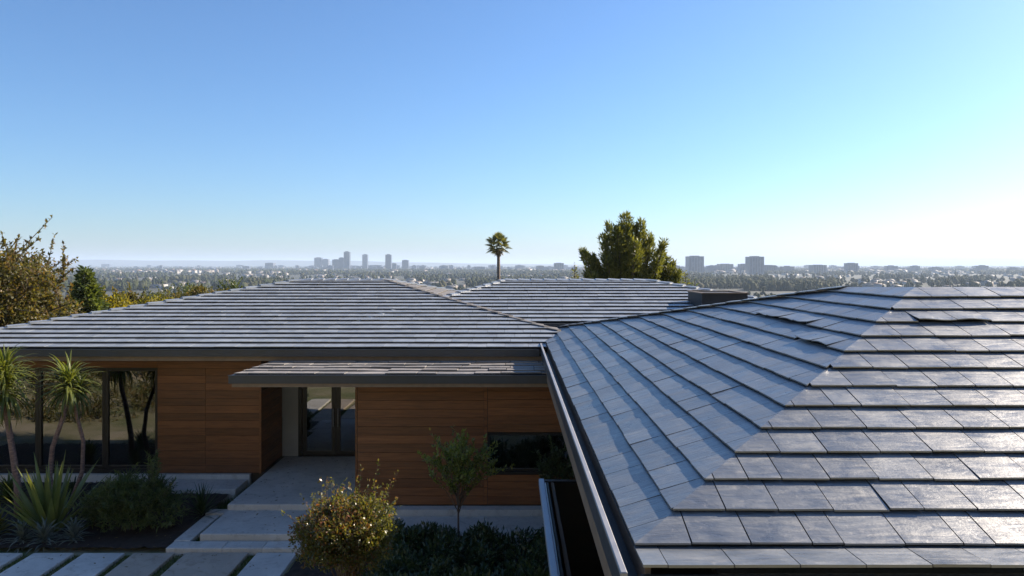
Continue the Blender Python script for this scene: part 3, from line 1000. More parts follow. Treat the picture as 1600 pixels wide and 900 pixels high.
def twig_leaves(paths, per, ln, wd, spread=0.6, up=0.2):
    """leaves along twigs"""
    Vs = []
    for (p0, p1) in paths:
        p0 = np.array(p0); p1 = np.array(p1)
        n = per
        t_ = rng.random(n) ** 0.8
        P = p0 + (p1 - p0) * t_[:, None] + rng.normal(0, 0.012, (n, 3))
        d = (p1 - p0) / (np.linalg.norm(p1 - p0) + 1e-9)
        D = d * 0.5 + rng.normal(0, spread, (n, 3)) + np.array([0, 0, up])
        Nn = rng.normal(0, 0.5, (n, 3)) + np.array([0, 0, 1.0])
        Vs.append(leaf_quads(P, D, Nn, ln * rng.uniform(0.6, 1.25, n), wd * rng.uniform(0.7, 1.25, n)))
    return np.concatenate(Vs)

def strap(mb, base, az, el0, length, width, droop, seg=6, fold=0.25, twist=0.0, taper=0.8):
    """curved strap leaf, base point, azimuth, start elevation, droop in radians over its length"""
    p = Vector(base)
    el = el0
    vs = []
    for i in range(seg + 1):
        t_ = i / seg
        d = Vector((math.cos(az) * math.cos(el), math.sin(az) * math.cos(el), math.sin(el)))
        sd = Vector((-math.sin(az), math.cos(az), 0))
        up = d.cross(sd) * -1
        w_ = width * (0.55 + 0.45 * math.sin(min(1, t_ * 2.2) * math.pi / 2)) * (1 - max(0, (t_ - 0.35) / 0.65) ** 1.5) + 0.002
        vs += [p + sd * w_ * 0.5 + up * w_ * fold, p, p - sd * w_ * 0.5 + up * w_ * fold]
        p = p + d * (length / seg)
        el -= droop / seg * (0.4 + 1.2 * t_)
    fs = []
    for i in range(seg):
        q = i * 3
        fs += [(q, q + 1, q + 4, q + 3), (q + 1, q + 2, q + 5, q + 4)]
    mb.add(vs, fs)

def branching(base, top, spread, n, crown_c, crown_r, r0, twigs=3):
    """tapered stem with limbs to points in the crown; returns MB and list of twig segments"""
    mb = MB()
    base = Vector(base); top = Vector(top)
    mid = (base + top) / 2 + Vector((random.uniform(-1, 1), random.uniform(-1, 1), 0)) * spread
    mb.tube([base, base.lerp(mid, 0.6), mid, top], [r0 * 1.25, r0, r0 * 0.9, r0 * 0.7], 8)
    segs = []
    for i in range(n):
        d = Vector(rand_dirs(1)[0])
        d.z = abs(d.z) * 0.9 + 0.05 if random.random() < 0.8 else d.z * 0.4
        e = Vector(crown_c) + Vector((d.x * crown_r[0], d.y * crown_r[1], d.z * crown_r[2])) * random.uniform(0.55, 1.0)
        s0 = mid.lerp(top, random.uniform(0.4, 1.0))
        m_ = s0.lerp(e, 0.5) + Vector((0, 0, 0.08 * (e - s0).length))
        mb.tube([s0, m_, e], [r0 * 0.42, r0 * 0.26, r0 * 0.08], 5)
        for k in range(twigs):
            a_ = m_.lerp(e, random.uniform(0.0, 1.0))
            dd = Vector(rand_dirs(1)[0]) * 0.8 + (e - s0).normalized() * 0.8 + Vector((0, 0, 0.4))
            b_ = a_ + dd.normalized() * (e - s0).length * random.uniform(0.25, 0.5)
            mb.tube([a_, b_], [r0 * 0.11, r0 * 0.04], 4)
            segs.append((a_, b_))
        segs.append((m_, e))
    return mb, segs

# fallen leaves on the paving and the bed
n_ = 420
P = np.stack([rng.uniform(-11.5, -3.2, n_), rng.uniform(12.6, 20.4, n_), np.zeros(n_)], -1)
x_, y_ = P[:, 0], P[:, 1]
P[:, 2] = np.where((y_ > 16.6) & (x_ > -6.35) & (x_ < -3.6), 0.008, np.where((y_ > 15.15) & (y_ < 16.5) & (x_ > -6.35), -0.122, np.where(y_ < 14.6, -0.322, np.where((x_ < -7.0) & (y_ < 18.7), -0.255 + 0.032 * (y_ - 14.8), -9))))
P = P[P[:, 2] > -1]
n_ = len(P)
D = rng.normal(0, 1, (n_, 3)); D[:, 2] = rng.normal(0, 0.12, n_)
Vl = leaf_quads(P, D, rng.normal(0, 0.15, (n_, 3)) + np.array([0, 0, 1.0]), rng.uniform(0.04, 0.09, n_), rng.uniform(0.02, 0.045, n_))
np_mesh('leaf_litter', Vl, quads(Vl), M['leaf_thatch'], kind='stuff', label='small dry fallen leaves on the paving')

# --- rusty round bush by the path, a small clipped standard
BC = Vector((-2.0, 9.0, 2.12))
root = empty('round_bush', (BC.x, BC.y, -0.36), 'round bush with rust and olive leaves beside the path', 'bush')
mb, segs = branching((BC.x, BC.y, -0.40), (BC.x, BC.y, 1.75), 0.02, 70, BC, (0.58, 0.56, 0.42), 0.03, 4)
mb.build('branches', M['bark'], root)
Va = twig_leaves(segs, 18, 0.046, 0.025, 0.7, 0.2)
dd = rand_dirs(120)
cs = np.array(BC) + np.array([0, 0, -0.02]) + dd * np.array([0.54, 0.54, 0.36]) * rng.uniform(0.55, 1.15, (120, 1))
Vb = blob_leaves(cs, [(0.12, 0.12, 0.11)] * 120, [105] * 120, 0.048, 0.026, 0.3, 0.25)
Vall = np.concatenate([Va, Vb])
np_mesh('crown', Vall, quads(Vall), M['leaf_rust'], root)

# --- slender young tree in front of the wood wall
root = empty('young_tree', (-1.02, 14.35, -0.36), 'slender young tree with green leaves coloured bright as if sunlit before the wood wall', 'tree')
mb, segs = branching((-1.02, 14.35, -0.36), (-1.05, 14.4, 0.85), 0.05, 34, (-1.06, 14.4, 1.25), (0.88, 0.65, 0.78), 0.022, 4)
for k in range(9):                                    # upright leaders
    a_ = Vector((-1.05 + random.uniform(-0.25, 0.25), 14.4 + random.uniform(-0.2, 0.2), 1.2))
    b_ = a_ + Vector((random.uniform(-0.28, 0.22), random.uniform(-0.15, 0.15), random.uniform(0.5, 1.0)))
    mb.tube([a_, b_], [0.007, 0.003], 4)
    segs.append((a_, b_))
mb.build('trunk', M['bark'], root)
Va = twig_leaves(segs, 20, 0.085, 0.038, 0.55, 0.25)
np_mesh('crown', Va, quads(Va), M['leaf_sun_tint'], root)

# --- shrub next to the window
root = empty('window_shrub', (0.98, 15.6, -0.30), 'dark upright shrub beside the low window at the gutter', 'shrub')
mb, segs = branching((0.98, 15.6, -0.30), (1.0, 15.6, 0.5), 0.05, 30, (0.98, 15.6, 0.75), (0.45, 0.4, 0.75), 0.025, 3)
mb.build('branches', M['bark'], root)
Va = twig_leaves(segs, 24, 0.10, 0.03, 0.6, 0.2)
np_mesh('crown', Va, quads(Va), M['leaf_dark'], root)

# --- low dark hedge in front of the walk
root = empty('hedge', (-0.8, 13.4, -0.36), 'low dark green hedge at the bottom between round bush and canopy', 'hedge')
cs, rs, cn = [], [], []
mb = MB()
for k in range(95):
    x = random.uniform(-2.35, 0.75); y = random.uniform(11.6, 14.55)
    zt_ = random.uniform(-0.1, 0.14)
    cs.append((x, y, zt_)); rs.append((0.26, 0.26, 0.26)); cn.append(170)
    mb.tube([(x, y, -0.37), (x + random.uniform(-0.1, 0.1), y + random.uniform(-0.1, 0.1), zt_ + 0.15)], [0.012, 0.004], 4)
mb.build('stems', M['bark'], root, kind='stuff')
Va = blob_leaves(cs, rs, cn, 0.12, 0.042, 0.25, 0.55)
np_mesh('foliage', Va, quads(Va), M['leaf_hedge'], root)

# --- big shrub in the left bed
root = empty('bed_shrub', (-8.1, 15.75, -0.28), 'wide dark feathery shrub in the mulch bed right of the agave', 'shrub')
mb, segs = branching((-8.1, 15.75, -0.3), (-8.1, 15.75, 0.05), 0.03, 55, (-8.1, 15.75, 0.15), (1.05, 0.65, 0.72), 0.04, 4)
for k in range(10):
    a_ = Vector((-7.9 + random.uniform(-0.2, 0.2), 15.95 + random.uniform(-0.2, 0.2), 0.6))
    b_ = a_ + Vector((random.uniform(-0.15, 0.15), random.uniform(-0.1, 0.1), random.uniform(0.35, 0.75)))
    mb.tube([a_, b_], [0.007, 0.003], 4)
    segs.append((a_, b_))
mb.build('branches', M['bark'], root)
Va = twig_leaves(segs, 44, 0.13, 0.026, 0.75, 0.15)
dd = rand_dirs(60); dd[:, 2] = np.abs(dd[:, 2]) * 1.0 - 0.1
cs = np.array([-8.1, 15.75, 0.1]) + dd * np.array([1.0, 0.6, 0.65]) * rng.uniform(0.6, 1.0, (60, 1))
Vb = blob_leaves(cs, [(0.2, 0.2, 0.18)] * 60, [100] * 60, 0.14, 0.028, 0.2, 0.2)
Vall = np.concatenate([Va, Vb])
np_mesh('crown', Vall, quads(Vall), M['leaf_green'], root)

# --- agave
root = empty('agave', (-9.75, 15.55, -0.28), 'large spiky agave with long upright green leaves in the bed', 'agave')
for k in range(44):
    ring = k / 44.0
    az = k * 2.39996
    el = 1.48 - 0.92 * ring + random.uniform(-0.06, 0.06)
    ln_ = random.uniform(1.3, 1.75) * (1.0 if ring < 0.75 else 0.85)
    mb = MB()
    strap(mb, (-9.75 + 0.08 * math.cos(az) * ring, 15.55 + 0.08 * math.sin(az) * ring, -0.27), az, el, ln_, random.uniform(0.11, 0.15), random.uniform(0.05, 0.3), 7, 0.28)
    mb.build('leaf', M['leaf_agave'], root, smooth=True)

# --- yucca trees
def rosette(c, n, ln_, wd_, mat, name, parent, lo=-0.6, hi=1.45, droop=(0.5, 1.4)):
    mb = MB()
    for k in range(n):
        q = (k + 0.5) / n
        az = k * 2.39996 + random.uniform(-0.2, 0.2)
        el = hi + (lo - hi) * q
        strap(mb, (c[0] + random.uniform(-0.03, 0.03), c[1] + random.uniform(-0.03, 0.03), c[2] + (0.5 - q) * 0.22), az, el, ln_ * random.uniform(0.75, 1.1), wd_ * random.uniform(0.8, 1.2), random.uniform(*droop), 6, 0.22)
    mb.build(name, mat, parent, smooth=True, kind='stuff')

root = empty('yucca_tree', (-11.15, 16.6, -0.28), 'tall yucca tree with drooping crown and pinkish trunk at the left edge', 'yucca')
MB().tube([(-11.12, 16.6, -0.3), (-11.15, 16.6, 0.4), (-11.28, 16.62, 1.2), (-11.42, 16.65, 1.9), (-11.45, 16.65, 2.35)], [0.10, 0.075, 0.066, 0.06, 0.055], 10).build('trunk', M['bark_pink'], root, smooth=True)
rosette((-11.45, 16.65, 2.55), 120, 0.88, 0.06, M['leaf_yucca'], 'crown', root, lo=-1.0, droop=(1.0, 2.3))
rosette((-11.48, 16.65, 3.0), 90, 0.75, 0.052, M['leaf_yucca'], 'crown', root, lo=-0.6, droop=(1.0, 2.3))
root = empty('yucca_tree', (-10.2, 16.9, -0.26), 'forked yucca tree with bright spiky crown behind the agave', 'yucca')
MB().tube([(-10.45, 16.9, -0.3), (-10.62, 16.9, 0.5), (-10.55, 16.9, 1.2), (-10.3, 16.9, 1.9), (-10.18, 16.9, 2.45)], [0.08, 0.06, 0.052, 0.048, 0.042], 9).build('trunk', M['bark_pink'], root, smooth=True)
MB().tube([(-10.3, 17.1, -0.3), (-9.98, 17.1, 0.6), (-9.93, 17.05, 1.3), (-10.05, 17.0, 1.9), (-10.12, 17.0, 2.35)], [0.06, 0.048, 0.042, 0.038, 0.035], 9).build('trunk', M['bark_pink'], root, smooth=True)
rosette((-10.18, 16.9, 2.62), 120, 0.8, 0.056, M['leaf_yucca'], 'crown', root, lo=-0.85, droop=(1.0, 2.3))
rosette((-10.0, 17.0, 2.45), 40, 0.6, 0.045, M['leaf_yucca'], 'crown', root, lo=-0.9, droop=(1.0, 2.3))

# --- tufts
def tuft(name, c, n, ln_, wd_, mat, label, cat, droop=(0.6, 1.5), lo=0.2):
    root = empty(name, c, label, cat)
    rosette((c[0], c[1], c[2] + 0.05), n, ln_, wd_, mat, 'leaves', root, lo=lo, hi=1.5, droop=droop)
    return root
tuft('spiky_tuft', (-6.98, 16.55, -0.24), 80, 0.62, 0.03, M['leaf_dark'], 'dark spiky tuft at the corner of the bed by the landing', 'grass tuft', (0.2, 0.8))
sil = [((-9.0, 15.12, -0.28), 'silver grey plant below the feathery shrub'), ((-9.55, 15.02, -0.28), 'silver grey plant below the agave, in the middle of the silver row'),
       ((-10.05, 15.1, -0.28), 'silver grey plant left below the agave'), ((-10.75, 14.98, -0.28), 'pale silver plant at the left edge, leftmost of the silver row')]
for c, lb in sil:
    r_ = tuft('silver_plant', c, 75, 0.42, 0.045, M['leaf_silver'], lb, 'silver plant', (0.8, 2.2), -0.1)
    r_['group'] = 'silver plants along the path'
tuft('yellow_plant', (-10.85, 15.45, -0.28), 60, 0.5, 0.07, M['leaf_yellow'], 'small yellow green plant at the left edge behind the silver one', 'plant', (0.5, 1.6))
tuft('yellow_plant', (-9.05, 15.95, -0.2), 40, 0.75, 0.06, M['leaf_yucca'], 'small bright green plant between agave and feathery shrub', 'plant', (0.3, 1.0))
tuft('ground_plant', (-9.35, 17.9, -0.17), 70, 0.55, 0.05, M['leaf_green'], 'leafy plant against the glass front right of the forked yucca', 'plant', (0.5, 1.6))
tuft('ground_plant', (-8.45, 17.6, -0.18), 70, 0.5, 0.045, M['leaf_dark'], 'dark leafy plant below the left end of the wood wall', 'plant', (0.5, 1.6))
tuft('ground_plant', (-11.9, 17.4, -0.18), 80, 0.6, 0.05, M['leaf_green'], 'leafy plant behind the trunk of the left yucca', 'plant', (0.5, 1.6))
tuft('ground_plant', (-11.35, 15.6, -0.28), 70, 0.6, 0.05, M['leaf_dark'], 'dark low plant at the foot of the left yucca', 'plant', (0.5, 1.6))
tuft('ground_plant', (-10.5, 17.6, -0.25), 60, 0.5, 0.045, M['leaf_dark'], 'dark low plant before the glass behind the forked yucca', 'plant', (0.5, 1.6))

# ------------------------------------------------------------------ trees behind the house
def broad_tree(name, base, h, crown_c, crown_r, nlimb, per, ln_, wd_, mat, label, r0=0.14, extra=40, ecount=120, erad=0.5, cat='tree'):
    root = empty(name, base, label, cat)
    top = Vector(base).lerp(Vector(crown_c), 0.8)
    mb, segs = branching(base, top, 0.2, nlimb, crown_c, crown_r, r0, 5)
    mb.build('trunk', M['bark'], root)
    Va = twig_leaves(segs, per, ln_, wd_, 0.7, 0.1)
    if extra:
        d = rand_dirs(extra)
        cs = np.array(crown_c) + d * np.array(crown_r) * rng.uniform(0.45, 0.95, (extra, 1))
        Va = np.concatenate([Va, blob_leaves(cs, [(erad, erad, erad * 0.8)] * extra, [ecount] * extra, ln_, wd_, 0.2, 0.1)])
    np_mesh('crown', Va, quads(Va), mat, root)
    return root

def gz_at(x, y):
    return float(terrain_z(x, y))
bx_, by_ = -20.6, 28.0
broad_tree('oak_tree', (bx_, by_, gz_at(bx_, by_) - 0.1), 9, (bx_, by_, 3.6), (4.1, 3.2, 2.7), 60, 46, 0.17, 0.085, M['leaf_brown'], 'tall tree with brown and olive leaves at the left edge', 0.2, 230, 120, 0.55)
bx_, by_ = -27.3, 33.0
broad_tree('oak_tree', (bx_, by_, gz_at(bx_, by_) - 0.1), 13, (bx_, by_, 6.6), (4.0, 3.0, 3.2), 40, 40, 0.18, 0.085, M['leaf_brown'], 'tree reaching in with one high twig at the left edge', 0.22, 40, 130, 0.6)

def conifer(name, x, y, top, rad, mat, label, n=5200, ln_=0.3, wd_=0.08, bottom=None):
    zb = gz_at(x, y) - 0.2
    root = empty(name, (x, y, zb), label, 'tree')
    MB().tube([(x, y, zb), (x, y, top - 0.2)], [0.05 * rad + 0.06, 0.02], 7).build('trunk', M['bark'], root)
    z0 = zb + 0.12 * (top - zb)
    t_ = 1 - np.sqrt(rng.random(n))
    lump = 0.75 + 0.35 * np.sin(t_ * 40 + rng.uniform(0, 6)) * rng.random(n)
    az = rng.uniform(0, 2 * np.pi, n)
    az_l = 1 + 0.22 * np.sin(az * 5 + t_ * 17)
    rr = rad * (1 - t_) ** 0.8 * lump * az_l * (0.45 + 0.55 * rng.random(n) ** 0.5)
    P = np.stack([x + rr * np.cos(az), y + rr * np.sin(az), z0 + (top - z0) * t_], -1)
    D = np.stack([np.cos(az), np.sin(az), np.full(n, 0.35)], -1) + rng.normal(0, 0.45, (n, 3))
    Vc = leaf_quads(P, D, rng.normal(0, 1, (n, 3)), ln_ * rng.uniform(0.7, 1.3, n), wd_ * rng.uniform(0.7, 1.4, n))
    np_mesh('crown', Vc, quads(Vc), mat, root)

conifer('conifer', -23.2, 40, 5.2, 1.9, M['leaf_green'], 'dark green conifer between the brown tree and the yellow bushes', 9000, 0.36, 0.13)
bl = [((-24.85, 45), 3.6, 1.5, 'leaf_yellow', 'yellow green bush just right of the dark conifer'),
      ((-24.8, 48), 3.3, 1.5, 'leaf_brown', 'olive bush between the two yellow bushes above the roof hip'),
      ((-21.4, 44), 3.2, 1.3, 'leaf_yellow', 'yellow bush at the roof hip, the right one of the two'),
      ((-41.0, 84), 2.4, 2.8, 'leaf_pine', 'dark tree down the slope above the right yellow bush'),
      ((-31.0, 68), 2.6, 2.2, 'leaf_brown', 'olive brown tree just right of the yellow bushes'),
      ((-44.0, 100), 2.6, 3.0, 'leaf_green', 'broad green tree further down the slope behind the olive brown one'),
      ((-21.8, 52), 3.8, 1.8, 'leaf_brown', 'brownish tree halfway up the left roof hip'),
      ((-28.5, 74), 3.2, 2.2, 'leaf_green', 'small green tree furthest up the left roof hip')]
for (x, y), top, r_, mt, lb in bl:
    zb = gz_at(x, y)
    broad_tree('bush', (x, y, zb - 0.1), 4, (x, y, top - r_ * 0.9), (r_, r_, r_ * 0.95), 26, 30, 0.22, 0.11, M[mt], lb, 0.1, 34, 110, 0.5, 'bush')

# big pine with upright plumes
px_, py_ = 6.35, 40.0
zb = gz_at(px_, py_)
root = empty('pine_tree', (px_, py_, zb - 0.2), 'large dense pine with upright plumes behind the rear roof', 'tree')
mb = MB()
mb.tube([(px_, py_, zb - 0.2), (px_ + 0.1, py_, 3.0), (px_ + 0.05, py_, 6.6)], [0.3, 0.2, 0.05], 9)
plumes = []
# (dx, base z, tip dx, tip z, radius)
spec = [(0.0, 4.2, -0.1, 8.1, 0.75), (-0.3, 4.2, -1.0, 7.6, 0.6), (0.3, 4.2, 0.75, 7.75, 0.65), (-0.5, 3.8, -1.35, 6.9, 0.55), (0.5, 3.8, 1.3, 7.0, 0.6), (0.6, 3.6, 1.75, 6.6, 0.5),
        (-0.6, 3.4, -2.45, 6.2, 0.42), (-0.6, 3.3, -2.05, 5.9, 0.45), (-0.5, 3.2, -1.75, 5.5, 0.5), (0.7, 3.2, 2.35, 5.7, 0.42), (0.8, 3.1, 2.2, 5.2, 0.45), (0.9, 3.0, 2.55, 5.0, 0.38),
        (0.2, 3.2, 1.4, 5.6, 0.6), (-0.2, 3.2, -1.1, 5.8, 0.6), (0, 3.0, 0.3, 6.6, 0.8), (-0.8, 3.0, -2.3, 4.9, 0.5), (0.8, 2.8, 2.4, 4.5, 0.5), (0.0, 2.8, -0.5, 5.5, 0.9), (0.1, 2.8, 0.9, 5.2, 0.8), (0.2, 4.0, 0.3, 7.5, 0.6), (-0.2, 4.0, -0.55, 7.4, 0.6), (0.4, 3.0, 1.9, 4.7, 0.6), (-0.4, 3.0, -1.6, 4.7, 0.6)]
Vs = []
for (dx, z0, tx, z1, r_) in spec:
    for rep in range(2):
        oy = random.uniform(-1.3, 1.3)
        sh = random.uniform(-0.25, 0.25) if rep else 0
        p0 = np.array([px_ + dx, py_ + oy * 0.3, z0]); p1 = np.array([px_ + tx + sh, py_ + oy, z1 - (0.35 * random.random() if rep else 0)])
        mb.tube([p0, (p0 + p1) / 2 + np.array([(tx - dx) * 0.18, 0, -0.2]), p1], [0.09, 0.06, 0.015], 5)
        n = 800
        t_ = rng.random(n) ** 0.75
        mid = (p0 + p1) / 2 + np.array([(tx - dx) * 0.18, 0, -0.2])
        C = ((1 - t_) ** 2)[:, None] * p0 + (2 * t_ * (1 - t_))[:, None] * mid + (t_ ** 2)[:, None] * p1
        rr = 0.6 * r_ * (0.30 + 0.8 * np.sin(np.clip(t_, 0, 1) * np.pi * 0.80 + 0.45)) * (1 + 0.35 * np.sin(t_ * 26 + rng.uniform(0, 6)))
        o_ = rand_dirs(n) * (rr * (0.5 + 0.5 * rng.random(n)))[:, None]
        P = C + o_
        D = o_ / (np.linalg.norm(o_, axis=1)[:, None] + 1e-6) * 0.8 + np.array([0, 0, 0.9]) + rng.normal(0, 0.35, (n, 3))
        Vs.append(leaf_quads(P, D, rng.normal(0, 1, (n, 3)), 0.24 * rng.uniform(0.7, 1.3, n), 0.06 * rng.uniform(0.7, 1.3, n)))
mb.build('trunk', M['bark'], root)
Vs = np.concatenate(Vs)
np_mesh('crown', Vs, quads(Vs), M['leaf_pine'], root)
conifer('conifer', 3.5, 41, 5.55, 0.55, M['leaf_pine'], 'small dark conifer at the left foot of the big pine', 1800, 0.22, 0.07)
conifer('conifer', 11.3, 48, 5.0, 0.8, M['leaf_pine'], 'small conifer right of the big pine above the chimney', 1800, 0.24, 0.08)
conifer('conifer', 12.9, 52, 4.45, 0.7, M['leaf_green'], 'smallest pointed conifer between chimney and grey tower', 1500, 0.24, 0.08)

# palm
pX, pY = -2.2, 120.0
zb = gz_at(pX, pY)
root = empty('palm_tree', (pX, pY, zb - 0.3), 'tall fan palm with thin trunk above the rear roof', 'palm')
MB().tube([(pX, pY, zb - 0.3), (pX + 0.05, pY, zb + 6), (pX, pY, 7.2)], [0.42, 0.3, 0.26], 9).build('trunk', M['bark'], root, smooth=True)
def fan(mb, c, az, el, stalk, r_, nseg=17):
    d = Vector((math.cos(az) * math.cos(el), math.sin(az) * math.cos(el), math.sin(el)))
    h = Vector(c) + d * stalk
    mb.tube([c, h], [0.035, 0.025], 4)
    sd = Vector((-math.sin(az), math.cos(az), 0))
    for k in range(nseg):
        th = (k / (nseg - 1) - 0.5) * 4.0
        dd_ = (d * math.cos(th) + sd * math.sin(th))
        tip = h + dd_ * r_ * (0.72 + 0.28 * math.cos(th * 0.6)) + Vector((0, 0, -0.5 * r_ * (0.4 + abs(th) * 0.3)))
        w_ = d.cross(sd).cross(dd_).normalized() * r_ * 0.095
        m_ = h + (tip - h) * 0.5 + Vector((0, 0, 0.07))
        mb.add([h, m_ + w_, tip, m_ - w_], [(0, 1, 2, 3)])
mb = MB()
for k in range(28):
    q = (k + 0.5) / 28
    fan(mb, (pX, pY, 8.5), k * 2.39996, 1.45 - 2.1 * q, random.uniform(1.05, 1.6), random.uniform(0.95, 1.3))
mb.build('crown', M['leaf_palm'], root, kind='stuff')
mb = MB()
for k in range(60):
    az = random.uniform(0, 6.28)
    strap(mb, (pX + 0.22 * math.cos(az), pY + 0.22 * math.sin(az), random.uniform(7.3, 8.2)), az, -0.6, random.uniform(0.7, 1.2), 0.3, 0.9, 4, 0.2)
mb.build('dry_skirt', M['leaf_thatch'], root, kind='stuff')

# ------------------------------------------------------------------ the plain: woods, houses, towers
def ico():
    t_ = (1 + 5 ** 0.5) / 2
    v = np.array([(-1, t_, 0), (1, t_, 0), (-1, -t_, 0), (1, -t_, 0), (0, -1, t_), (0, 1, t_), (0, -1, -t_), (0, 1, -t_), (t_, 0, -1), (t_, 0, 1), (-t_, 0, -1), (-t_, 0, 1)], float)
    v /= np.linalg.norm(v[0])
    f = np.array([(0, 11, 5), (0, 5, 1), (0, 1, 7), (0, 7, 10), (0, 10, 11), (1, 5, 9), (5, 11, 4), (11, 10, 2), (10, 7, 6), (7, 1, 8), (3, 9, 4), (3, 4, 2), (3, 2, 6), (3, 6, 8), (3, 8, 9), (4, 9, 5), (2, 4, 11), (6, 2, 10), (8, 6, 7), (9, 8, 1)])
    return v, f
IV, IF = ico()
def subdiv(v, f):
    vs = [tuple(p) for p in v]
    cache = {}
    def mid(a_, b_):
        k = (min(a_, b_), max(a_, b_))
        if k not in cache:
            m_ = (np.array(vs[a_]) + np.array(vs[b_])) / 2
            vs.append(tuple(m_ / np.linalg.norm(m_)))
            cache[k] = len(vs) - 1
        return cache[k]
    nf = []
    for a_, b_, c_ in f:
        x, y, z = mid(a_, b_), mid(b_, c_), mid(c_, a_)
        nf += [(a_, x, z), (b_, y, x), (c_, z, y), (x, y, z)]
    return np.array(vs), np.array(nf)
IV2, IF2 = subdiv(IV, IF)

def scatter_blobs(X, Y, Zb, R, H, tv, tf, rough):
    n = len(X)
    k = len(tv)
    noise_ = 1 + rough * rng.normal(0, 1, (n, k))
    V = tv[None] * noise_[..., None]
    con = rng.random(n) < 0.3
    shrink = np.where(con[:, None], np.clip(0.62 - 0.55 * tv[None, :, 2], 0.12, 1.2), 1.0)
    out = np.empty((n, k, 3))
    out[..., 0] = X[:, None] + V[..., 0] * R[:, None] * shrink
    out[..., 1] = Y[:, None] + V[..., 1] * R[:, None] * shrink
    out[..., 2] = (Zb + H * 0.5)[:, None] + V[..., 2] * (H * 0.56)[:, None]
    F = (tf[None] + (np.arange(n) * k)[:, None, None]).reshape(-1, 3)
    return out.reshape(-1, 3), F

def district(X, Y):
    a_ = X / np.maximum(Y, 1)
    return 0.5 + 0.2 * np.sin(a_ * 19 + Y / 310) + 0.18 * np.sin(a_ * 41 - Y / 170 + 2) + 0.16 * np.sin(a_ * 7 + Y / 800 + 1)

def scatter_xy(n, ya, yb, power=1.0, town=0):
    if town:
        X, Y = scatter_xy(n * 4, ya, yb, power)
        w_ = np.clip((district(X, Y) - 0.5) * town, 0.02, None) ** 1.5
        k = rng.choice(len(X), n, replace=False, p=w_ / w_.sum())
        return X[k], Y[k]
    # uniform in picture rows, i.e. in 1 / distance
    q = rng.random(n)
    inv = 1 / yb + (1 / ya - 1 / yb) * q ** power
    Y = 1 / inv
    X = rng.uniform(-0.80, 0.80, n) * Y
    return X, Y
# nearer slope and plain: lobed crowns built of several small blobs
X, Y = scatter_xy(2000, 200, 1300, 0.8)
Xs, Ys, Zs, Rs, Hs = [], [], [], [], []
for x, y in zip(X, Y):
    h = rng.uniform(6, 13); g0 = gz_at(x, y)
    for k in range(7):
        Xs.append(x + rng.normal(0, 1.6)); Ys.append(y + rng.normal(0, 1.6)); Rs.append(rng.uniform(1.3, 2.6)); Hs.append(rng.uniform(2.5, 4.5)); Zs.append(g0 + rng.uniform(0, h - 2.5))
A = lambda q: np.array(q)
Vf, Ff = scatter_blobs(A(Xs), A(Ys), A(Zs), A(Rs), A(Hs), IV, IF, 0.22)
np_mesh('wood_near', Vf, Ff, M['far_tree'], kind='stuff', label='dark green trees of the suburb just beyond the roofs')
X, Y = scatter_xy(9000, 1100, 3200, 1.0, -1)
Vf, Ff = scatter_blobs(X, Y, np.full(9000, PLAIN), rng.uniform(2.5, 6, 9000), rng.uniform(6, 14, 9000), IV2, IF2, 0.2)
np_mesh('wood_middle', Vf, Ff, M['far_tree'], kind='stuff', label='tree cover of the plain in the middle distance')
X, Y = scatter_xy(14000, 2800, 14000, 1.0, -1)
Vf, Ff = scatter_blobs(X, Y, np.full(14000, PLAIN), rng.uniform(5, 11, 14000), rng.uniform(7, 16, 14000), IV, IF, 0.2)
np_mesh('wood_far', Vf, Ff, M['far_tree'], kind='stuff', label='hazy tree cover of the plain towards the horizon')

def low_houses(n, ya, yb, power, smin, smax, hmin, hmax, name, label):
    X, Y = scatter_xy(n, ya, yb, power, 1)
    w_ = rng.uniform(smin, smax, n); d_ = rng.uniform(smin, smax, n); h_ = rng.uniform(hmin, hmax, n)
    rot = rng.choice([0.0, 0.3, -0.25, 0.8], n) + rng.normal(0, 0.05, n)
    zb = terrain_z(X, Y)
    c, s_ = np.cos(rot), np.sin(rot)
    tv = np.array([(-1, -1, 0), (1, -1, 0), (1, 1, 0), (-1, 1, 0), (-1, -1, 1), (1, -1, 1), (1, 1, 1), (-1, 1, 1), (-0.6, 0, 1.45), (0.6, 0, 1.45)], float)
    pit = np.where(rng.random(n) < 0.6, 1.0, 0.08)
    lx = tv[None, :, 0] * w_[:, None] / 2; ly = tv[None, :, 1] * d_[:, None] / 2
    lz = np.where(tv[None, :, 2] > 1.2, (1 + 0.45 * pit[:, None]), tv[None, :, 2]) * h_[:, None]
    V_ = np.stack([X[:, None] + lx * c[:, None] - ly * s_[:, None], Y[:, None] + lx * s_[:, None] + ly * c[:, None], zb[:, None] + lz], -1).reshape(-1, 3)
    tf = np.array([(0, 1, 5), (0, 5, 4), (1, 2, 6), (1, 6, 5), (2, 3, 7), (2, 7, 6), (3, 0, 4), (3, 4, 7), (4, 5, 9), (4, 9, 8), (6, 7, 8), (6, 8, 9), (5, 6, 9), (7, 4, 8)])
    F_ = (tf[None] + (np.arange(n) * 10)[:, None, None]).reshape(-1, 3)
    o = np_mesh(name, V_, F_, M['far_house'], kind='stuff', label=label)
    o.data.materials.append(M['far_roof'])
    o.data.polygons.foreach_set('material_index', np.tile(np.array([0] * 8 + [1] * 6, dtype=np.int32), n))
low_houses(110, 600, 1300, 0.8, 9, 15, 3.5, 6, 'suburb_near', 'roofs and walls of near suburban houses among the trees')
low_houses(300, 1200, 3500, 1.0, 8, 20, 4, 7.5, 'suburb_middle', 'pale low buildings scattered over the plain')
low_houses(700, 3000, 11000, 1.0, 10, 34, 6, 13, 'suburb_far', 'tiny pale buildings in the haze')

